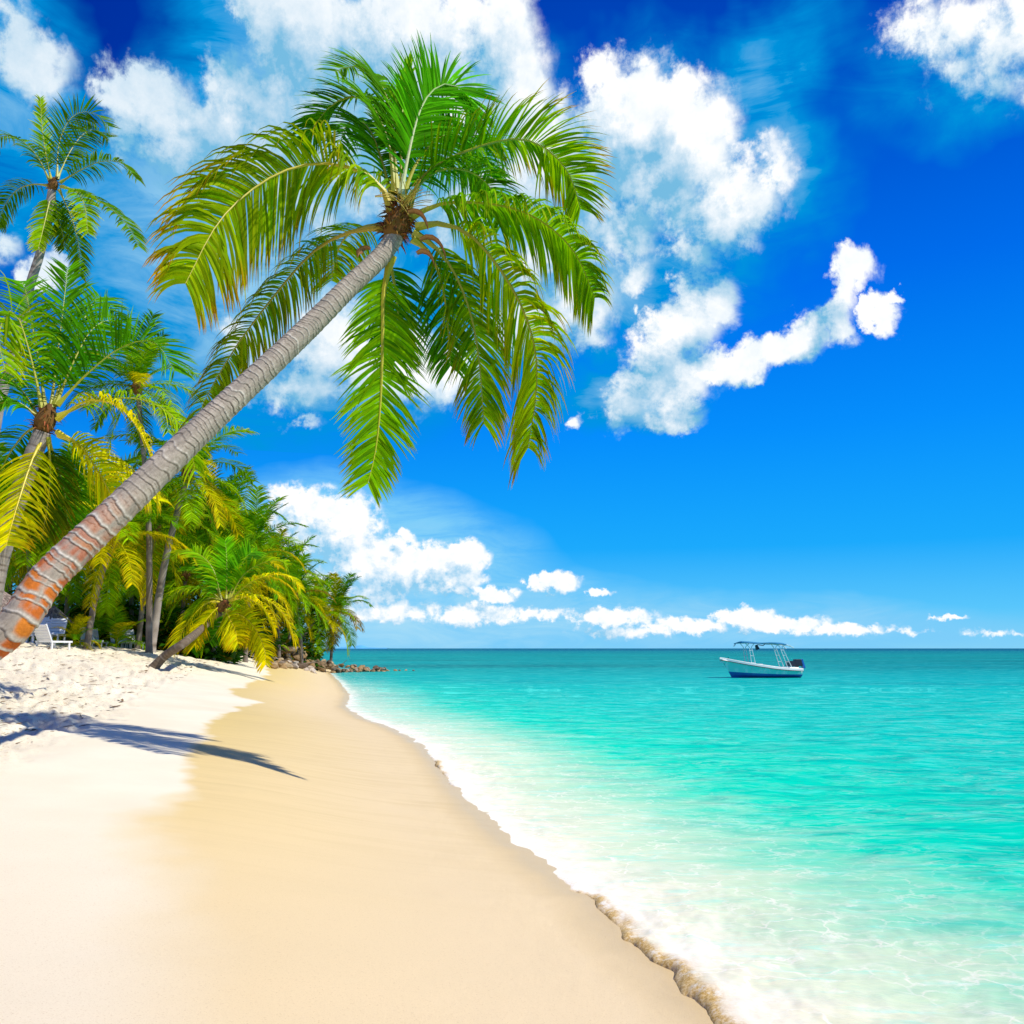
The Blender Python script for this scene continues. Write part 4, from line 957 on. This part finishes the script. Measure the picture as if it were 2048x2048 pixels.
for fr, mt, nm in ((lowf_, M_boatb, 'hull_bottom'), (upf, M_side, 'hull')):
    rows = []
    for i in range(NS+1):
        u = i/NS; r = ring_pts(u, fr); rows.append([(x, -y, z) for x, y, z in r[::-1]]+([(x, y, z) for x, y, z in r] if nm == 'hull_bottom' else []))
    if nm == 'hull_bottom': loft(rows, mt, nm, bo, True)
    else:
        rows2 = [[(x, -y, z) for x, y, z in r] for r in rows]
        # far side and transom joined in the same hull mesh
        mb = MB()
        n = len(rows[0])
        for rr in (rows, rows2):
            b0 = len(mb.v)
            for r in rr:
                for p in r: mb.v.append(tuple(p)); mb.c.append((1, 1, 1))
            for i in range(NS):
                for k in range(n-1):
                    a = b0+i*n+k; mb.f.append((a, a+1, a+n+1, a+n)); mb.mi.append(0)
        a = [rows[0][0], rows[0][-1], rows2[0][-1], rows2[0][0]]; mb.quad(*a)
        mb.build('hull', mt, bo, False)
rows = []
def gun(u, o, dz):
    b, zs, _ = hullsec(u); return (hx(u, 1)+(.12 if u > .97 else 0), max(b+o, .02), zs+dz)
for sgn in (1, -1):
    mb = MB()
    prof = [(.035, -.12), (.06, -.10), (.06, .05), (.03, .08), (-.12, .08), (-.13, .02), (-.14, -.30)]
    for i in range(NS+1):
        u = i/NS
        for o_, dz in prof:
            x, y, z = gun(u, o_, dz); mb.v.append((x, y*sgn, z)); mb.c.append((1, 1, 1))
    n = len(prof)
    for i in range(NS):
        for k in range(n-1):
            a = i*n+k; mb.f.append((a, a+1, a+n+1, a+n)); mb.mi.append(0)
    mb.build('gunwale', M_boatw, bo)
    mb = MB(); mb.tube([(gun(i/NS, .062, -.11)[0], sgn*gun(i/NS, .062, -.11)[1], gun(i/NS, 0, -.11)[2]) for i in range(NS+1)], .022, 6)
    mb.build('rub_rail', M_rail, bo)
mb = MB()
for i in range(NS+1):
    u = i/NS; b, zs, _ = hullsec(u); mb.v += [(hx(u, .6), -max(b-.13, .01), .30+.35*u*u), (hx(u, .6), max(b-.13, .01), .30+.35*u*u)]; mb.c += [(1, 1, 1)]*2
    if i: k = 2*i; mb.f.append((k-2, k-1, k+1, k)); mb.mi.append(0)
mb.build('deck', M_boatw, bo)
mb = MB(); mb.box((2.55, 0, 1.21), (.9, .5, .06), Matrix.Rotation(-.16, 3, 'Y'), taper=.7); mb.box((3.0, 0, 1.36), (.35, .22, .10)); mb.build('bow_deck', M_boatw, bo)
mb = MB(); mb.box((-2.9, 0, .52), (.10, 1.5, .30)); mb.box((-2.35, 0, .66), (.75, 1.62, .16), taper=.9); mb.build('stern_box', M_boatw, bo)
mb = MB(); mb.box((.1, 0, .62), (.5, .6, .7), taper=.8); mb.build('console', M_boatw, bo)
# T-top frame: four ladder legs, top rails
def leg(x0, x1, y0, y1, z0, nm='canopy_leg'):
    mb = MB(); zt = 2.42
    for dx in (-.14, .14):
        mb.tube([(x0+dx*1.25, y0, z0), (x1+dx*.6, y1, zt-.25), (x1+dx*2.4, y1*.9, zt)], .028, 6)
    for f in (.32, .62, .86):
        xa = x0+(x1-x0)*f; z = z0+(zt-.25-z0)*f; yy_ = y0+(y1-y0)*f; mb.tube([(xa-.15, yy_, z), (xa+.15, yy_, z)], .02, 5)
    mb.build(nm, M_tube, bo)
for sg in (1, -1):
    leg(.72, .95, .62*sg, .55*sg, .55); leg(-2.05, -1.45, .68*sg, .55*sg, .62)
mb = MB()
for sg in (1, -1): mb.tube([(1.55, .5*sg, 2.44), (.6, .58*sg, 2.46), (-1, .58*sg, 2.40), (-2.25, .5*sg, 2.28)], .026, 6)
for x_, z_ in ((1.5, 2.44), (.5, 2.45), (-.6, 2.42), (-1.6, 2.35), (-2.2, 2.29)): mb.tube([(x_, -.5, z_), (x_, .5, z_)], .02, 5)
mb.build('canopy_frame', M_tube, bo)
mb = MB(); nx, ny = 16, 6
for i in range(nx+1):
    for j in range(ny+1):
        u = i/nx; v = j/ny*2-1; x_ = 1.72-3.55*u; mb.v.append((x_, v*.72, 2.53+.05*(1-v*v)-.10*u-.06*max(0, u-.7)+.03*math.sin(u*9+v*2)-(.07 if i in (0,) else 0))); mb.c.append((1, 1, 1))
for i in range(nx):
    for j in range(ny): a = i*(ny+1)+j; mb.f.append((a, a+1, a+ny+2, a+ny+1)); mb.mi.append(0)
c_ = mb.build('canopy', M_can, bo, True); c_.modifiers.new('thick', 'SOLIDIFY').thickness = .07
mb = MB(); mb.tube([(-1.9, .45, 2.35), (-2.3, .48, 2.2), (-2.5, .48, 2.12)], .035, 6); mb.tube([(1.75, -.3, 2.38), (1.9, -.3, 2.22)], .04, 6); mb.tube([(-2.1, -.5, 2.3), (-2.35, -.5, 2.05)], .04, 6)
mb.build('rod_holder', M_tube, bo)
mb = MB(); mb.box((.15, -.1, 2.16), (.26, .22, .34), Matrix.Rotation(.35, 3, 'Y'), taper=.6); mb.tube([(.1, -.1, 2.35), (-.35, -.1, 2.28), (-.5, -.1, 2.4)], .03, 6); mb.build('stowed_gear', M_eng, bo)
e_ = MB(); e_.box((-2.95, 0, 1.05), (.62, .42, .50), taper=.85); e_.box((-2.9, 0, .55), (.3, .2, .7), taper=.8); e_.box((-3.05, 0, .0), (.2, .12, .7))
eo = e_.build('outboard_engine', M_eng, bo); bv = eo.modifiers.new('round', 'BEVEL'); bv.width = .05; bv.segments = 3
mb = MB(); mb.box((-3.36, 0, .98), (.16, .36, .66), Matrix.Rotation(.22, 3, 'Y'), taper=.7); cb = mb.build('engine_cowl', M_engb, eo)
mb = MB(); mb.box((-2.35, .1, .98), (.5, .7, .40), taper=.9); mb.build('seat', M_eng, bo)
mb = MB(); mb.tube([(3.0, -.05, 1.33), (2.75, -.28, 1.05), (2.35, -.44, .55), (1.95, -.62, .16)], .02, 5); mb.tube([(2.6, .1, 1.28), (2.5, .12, 1.44)], .03, 5); mb.build('mooring_rope', M_rail, bo)
tag(bo, 'small white open motorboat with blue bottom and blue canopy anchored off the beach', 'boat')

# ------------------------------------------------------------ rocks
M_rock = vcol_mat('rock_material', .85, .05, 5)
rnd = random.Random(9)
rmesh = []
import bmesh
for k in range(9):
    bm = bmesh.new(); bmesh.ops.create_icosphere(bm, subdivisions=2, radius=.5)
    sx, sy, sz = rnd.uniform(.8, 1.4), rnd.uniform(.6, 1.1), rnd.uniform(.5, .85); cols = []
    for v in bm.verts:
        q = v.co*1.5+Vector((k*7, 0, 0)); v.co *= 1+.45*mn.noise(q)+.18*mn.noise(q*3)
        for a in range(4):
            nrm = Vector((math.sin(a*2.3+k), math.cos(a*1.7+k*2), math.sin(a+k*.7))).normalized(); dd_ = v.co.dot(nrm)
            if dd_ > .36: v.co -= nrm*(dd_-.36)
        v.co = Vector((v.co.x*sx, v.co.y*sy, v.co.z*sz))
    me = bpy.data.meshes.new('rock'); bm.to_mesh(me); bm.free()
    ca = me.color_attributes.new('Col', 'FLOAT_COLOR', 'POINT'); base = [(.55, .33, .14), (.34, .21, .10), (.60, .42, .22), (.36, .26, .18), (.20, .13, .08), (.55, .45, .34)][k % 6]
    for i, v in enumerate(me.vertices):
        g = 1+.45*mn.noise(v.co*4); ca.data[i].color = (base[0]*g*.72, base[1]*g*.78, base[2]*g*.85, 1)
    me.materials.append(M_rock); rmesh.append(me)
def rock(x, y, z, s, me, label, group):
    o = bpy.data.objects.new('rock', me); COL.objects.link(o); o.location = (x, y, z); o.rotation_euler = (rnd.uniform(-.5, .5), rnd.uniform(-.5, .5), rnd.uniform(0, 6.28)); o.scale = (s, s, s)
    tag(o, label, 'rock', group)
A0 = Vector(G(560, 1338, .1)); A1 = Vector(G(782, 1342, 0.0))
A0 = Vector((P(520, 1297, 69).x, 69)); A1 = Vector((P(775, 1297, 79).x, 79))
for i in range(190):
    u = rnd.random()**.85; w = 1-u
    x = A0.x+(A1.x-A0.x)*u; y = A0.y+(A1.y-A0.y)*u+rnd.uniform(-1, 1)*(1.0+2.6*w)
    hgt = (.35+1.75*w**.9)*(1-abs(rnd.uniform(-1, 1))**1.5*.5)
    zb = max(Hz(x, y), -.1); z = zb+rnd.random()*hgt*.75
    rock(x, y, z, rnd.uniform(.45, 1.0)*(.6+.4*w), rnd.choice(rmesh), 'rough brown boulder heaped in the low rock spit running into the sea', 'boulders of the rock spit')
for i in range(85):
    g_ = ground_at(rnd.uniform(532, 665), 1338-abs(rnd.gauss(0, 8)))
    if float(shore(g_.x, g_.y)) < .3: continue
    rock(g_.x, g_.y, g_.z+.1, rnd.uniform(.35, .85), rnd.choice(rmesh), 'rough brown boulder heaped in the low rock spit running into the sea', 'boulders of the rock spit')
M_pale = vcol_mat('pale_rock_material', .9, .03, 6)
pm_ = []
for me in rmesh[:4]:
    m2_ = me.copy(); m2_.materials.clear(); m2_.materials.append(M_pale); ca = m2_.color_attributes['Col']
    for i in range(len(m2_.vertices)): g = rnd.uniform(.8, 1.1); ca.data[i].color = (.62*g, .52*g, .42*g, 1)
    pm_.append(m2_)
for i in range(60):
    px = rnd.uniform(500, 650); d = rnd.uniform(62, 77); p = P(px, 1297, d)
    if float(shore(p.x, p.y)) < 1.0: continue
    rock(p.x, p.y, Hz(p.x, p.y)+.05, rnd.uniform(.25, .7), rnd.choice(pm_), 'pale broken stone strewn on the sand behind the rock spit', 'pale stones behind the rock spit')
for i, (px, d, s) in enumerate([(792, 80, .5), (800, 80.5, .35), (812, 81, .3), (828, 80, .25)]):
    p = P(px, 1297, d); rock(p.x, p.y, .0, s, rmesh[i], 'dark low rock awash just past the tip of the rock spit', 'rocks awash off the spit')

# ------------------------------------------------------------ sun loungers
M_plast = simple_mat('white_plastic', (.80, .80, .80), .4, .04, 5, .4)
def make_lounger():
    r = empty('sun_lounger')
    mb = MB()
    for i in range(9): mb.box((.0, .12+i*.145, .36), (.60, .115, .035))
    mb.build('seat_panel', M_plast, r)
    mb = MB(); R_ = Matrix.Rotation(math.radians(55), 3, 'X')
    for i in range(6):
        p = R_ @ Vector((0, .08+i*.135, 0)); mb.box((p.x, 1.36+p.y, .37+p.z), (.58, .11, .035), R_)
    for sx in (-.29, .29): mb.box((sx, 1.36+.24, .37+.34), (.045, .86, .06), R_)
    mb.build('backrest', M_plast, r)
    mb = MB()
    for sx in (-.33, .33): mb.box((sx, .70, .35), (.055, 1.55, .08))
    mb.build('frame', M_plast, r)
    for sx in (-.33, .33):
        for y_ in (.12, 1.38):
            mb = MB(); mb.box((sx, y_, .16), (.06, .09, .32), taper=.8); mb.build('leg', M_plast, r)
    return r
def copy_tree(o, parent=None):
    c = o.copy(); COL.objects.link(c); c.parent = parent
    for ch in o.children: copy_tree(ch, c)
    return c
lp = make_lounger(); first = True
def lounger(px, d, rz, label, group=None, s=1.0):
    global first
    o = lp if first else copy_tree(lp); first = False
    p = P(px, 1290, d); z = Hz(p.x, p.y); o.location = (p.x, p.y, z); o.rotation_euler = (0, 0, rz); o.scale = (s, s, s)
    if 'group' in o.keys() and group is None: del o['group']
    tag(o, label, 'sun lounger', group); return o
lounger(127, 36.3, math.radians(176), 'white plastic sun lounger turned away, its tall backrest toward the beach', s=.95)
for i, px in enumerate((30, 43, 56, 69, 82, 95)):
    lounger(px, 38.6+.0*i, math.radians(16), 'white plastic sun lounger in the close row under the leaning trunk', 'row of white loungers under the leaning trunk', s=1.1)
for i, px in enumerate((190, 200)):
    lounger(px, 43+i*.3, math.radians(40), ['white sun lounger at the foot of the curved slim palm, left of the pair', 'white sun lounger at the foot of the curved slim palm, right of the pair'][i])
for i, px in enumerate((250, 258, 266, 274)):
    lounger(px, 45+i*.3, math.radians(40), 'white sun lounger in the small row before the pale thick trunk', 'four white loungers near the pale thick trunk')

# ------------------------------------------------------------ thatch
M_thatch = vcol_mat('thatch_material', .95, .03, 25)
M_wood = simple_mat('pole_wood', (.16, .10, .06), .85, .3, 12, .2, .01)
def thatch_cone(c, r, h, rnd, n=900, ell=1.0):
    mb = MB(); m_ = 18
    mb.v.append((c[0], c[1], c[2]+h)); mb.c.append((.30, .24, .20))
    for k in range(m_): a = k/m_*6.283; mb.v.append((c[0]+math.cos(a)*r*.92, c[1]+math.sin(a)*r*.92*ell, c[2])); mb.c.append((.22, .17, .14))
    for k in range(m_): mb.f.append((0, 1+k, 1+(k+1) % m_)); mb.mi.append(0)
    mb.f.append(tuple(range(m_, 0, -1))); mb.mi.append(0)
    for i in range(n):
        u = rnd.random()**.5*1.03; a = rnd.uniform(0, 6.283); p = Vector((c[0]+math.cos(a)*r*u, c[1]+math.sin(a)*r*u*ell, c[2]+h*(1-u)+.03))
        o_ = Vector((math.cos(a)*r, math.sin(a)*r*ell, -h)).normalized(); sd = Vector((-math.sin(a), math.cos(a), 0))*.035
        g = rnd.uniform(.5, 1.5); l = rnd.uniform(.15, .32)
        mb.quad(p-sd, p+sd, p+sd+o_*l+Vector((0, 0, rnd.uniform(-.03, .05))), p-sd+o_*l, (.30*g, .235*g, .19*g))
    return mb
rnd = random.Random(4)
p = P(100, 1290, 41.5); z = Hz(p.x, p.y); r = empty('thatched_parasol', (p.x, p.y, z))
mb = MB(); mb.tube([(0, 0, -.1), (.02, 0, 1.7)], .09, 8); mb.build('pole', M_wood, r)
thatch_cone((.05, 0, 1.15), .66, .62, rnd, 700).build('thatch_roof', M_thatch, r)
tag(r, 'round thatched parasol on a dark post behind the white lounger row', 'parasol')
p = P(-25, 1290, 34); z = Hz(p.x, p.y); r = empty('thatched_hut', (p.x, p.y, z))
thatch_cone((0, 0, 1.35), 1.35, .95, rnd, 2400).build('thatch_roof', M_thatch, r)
for a in (.6, 2.2, 3.9, 5.3):
    mb = MB(); mb.tube([(math.cos(a)*1.0, math.sin(a)*1.0, -.1), (math.cos(a)*1.0, math.sin(a)*1.0, 1.5)], .06, 8); mb.build('post', M_wood, r)
tag(r, 'thatched hut with a wide grey-brown roof at the left edge under the leaning trunk', 'hut')
# driftwood on the rocks edge
M_drift = simple_mat('driftwood', (.28, .22, .17), .9, .3, 20)
for i, (px, d, l, a, lb) in enumerate([(600, 68, 2.2, .3, 'grey driftwood branch lying on the pale stones'), (655, 79, 1.8, .9, 'dry stick propped at the foot of the outermost palm'), (470, 58, 1.6, .15, 'thin driftwood branch on the sand before the grove')]):
    p = P(px, 1290, d); z = Hz(p.x, p.y)+.1; mb = MB()
    mb.tube([(0, 0, 0), (l*.4, .1, .15), (l*.8, 0, .35*math.sin(a)+.1), (l, -.1, l*math.sin(a)*.5)], [.06, .05, .035, .015], 6); mb.tube([(l*.4, .1, .15), (l*.6, .5, .35)], [.035, .01], 5)
    o = mb.build('driftwood', M_drift); o.location = (p.x, p.y, z); tag(o, lb, 'driftwood')
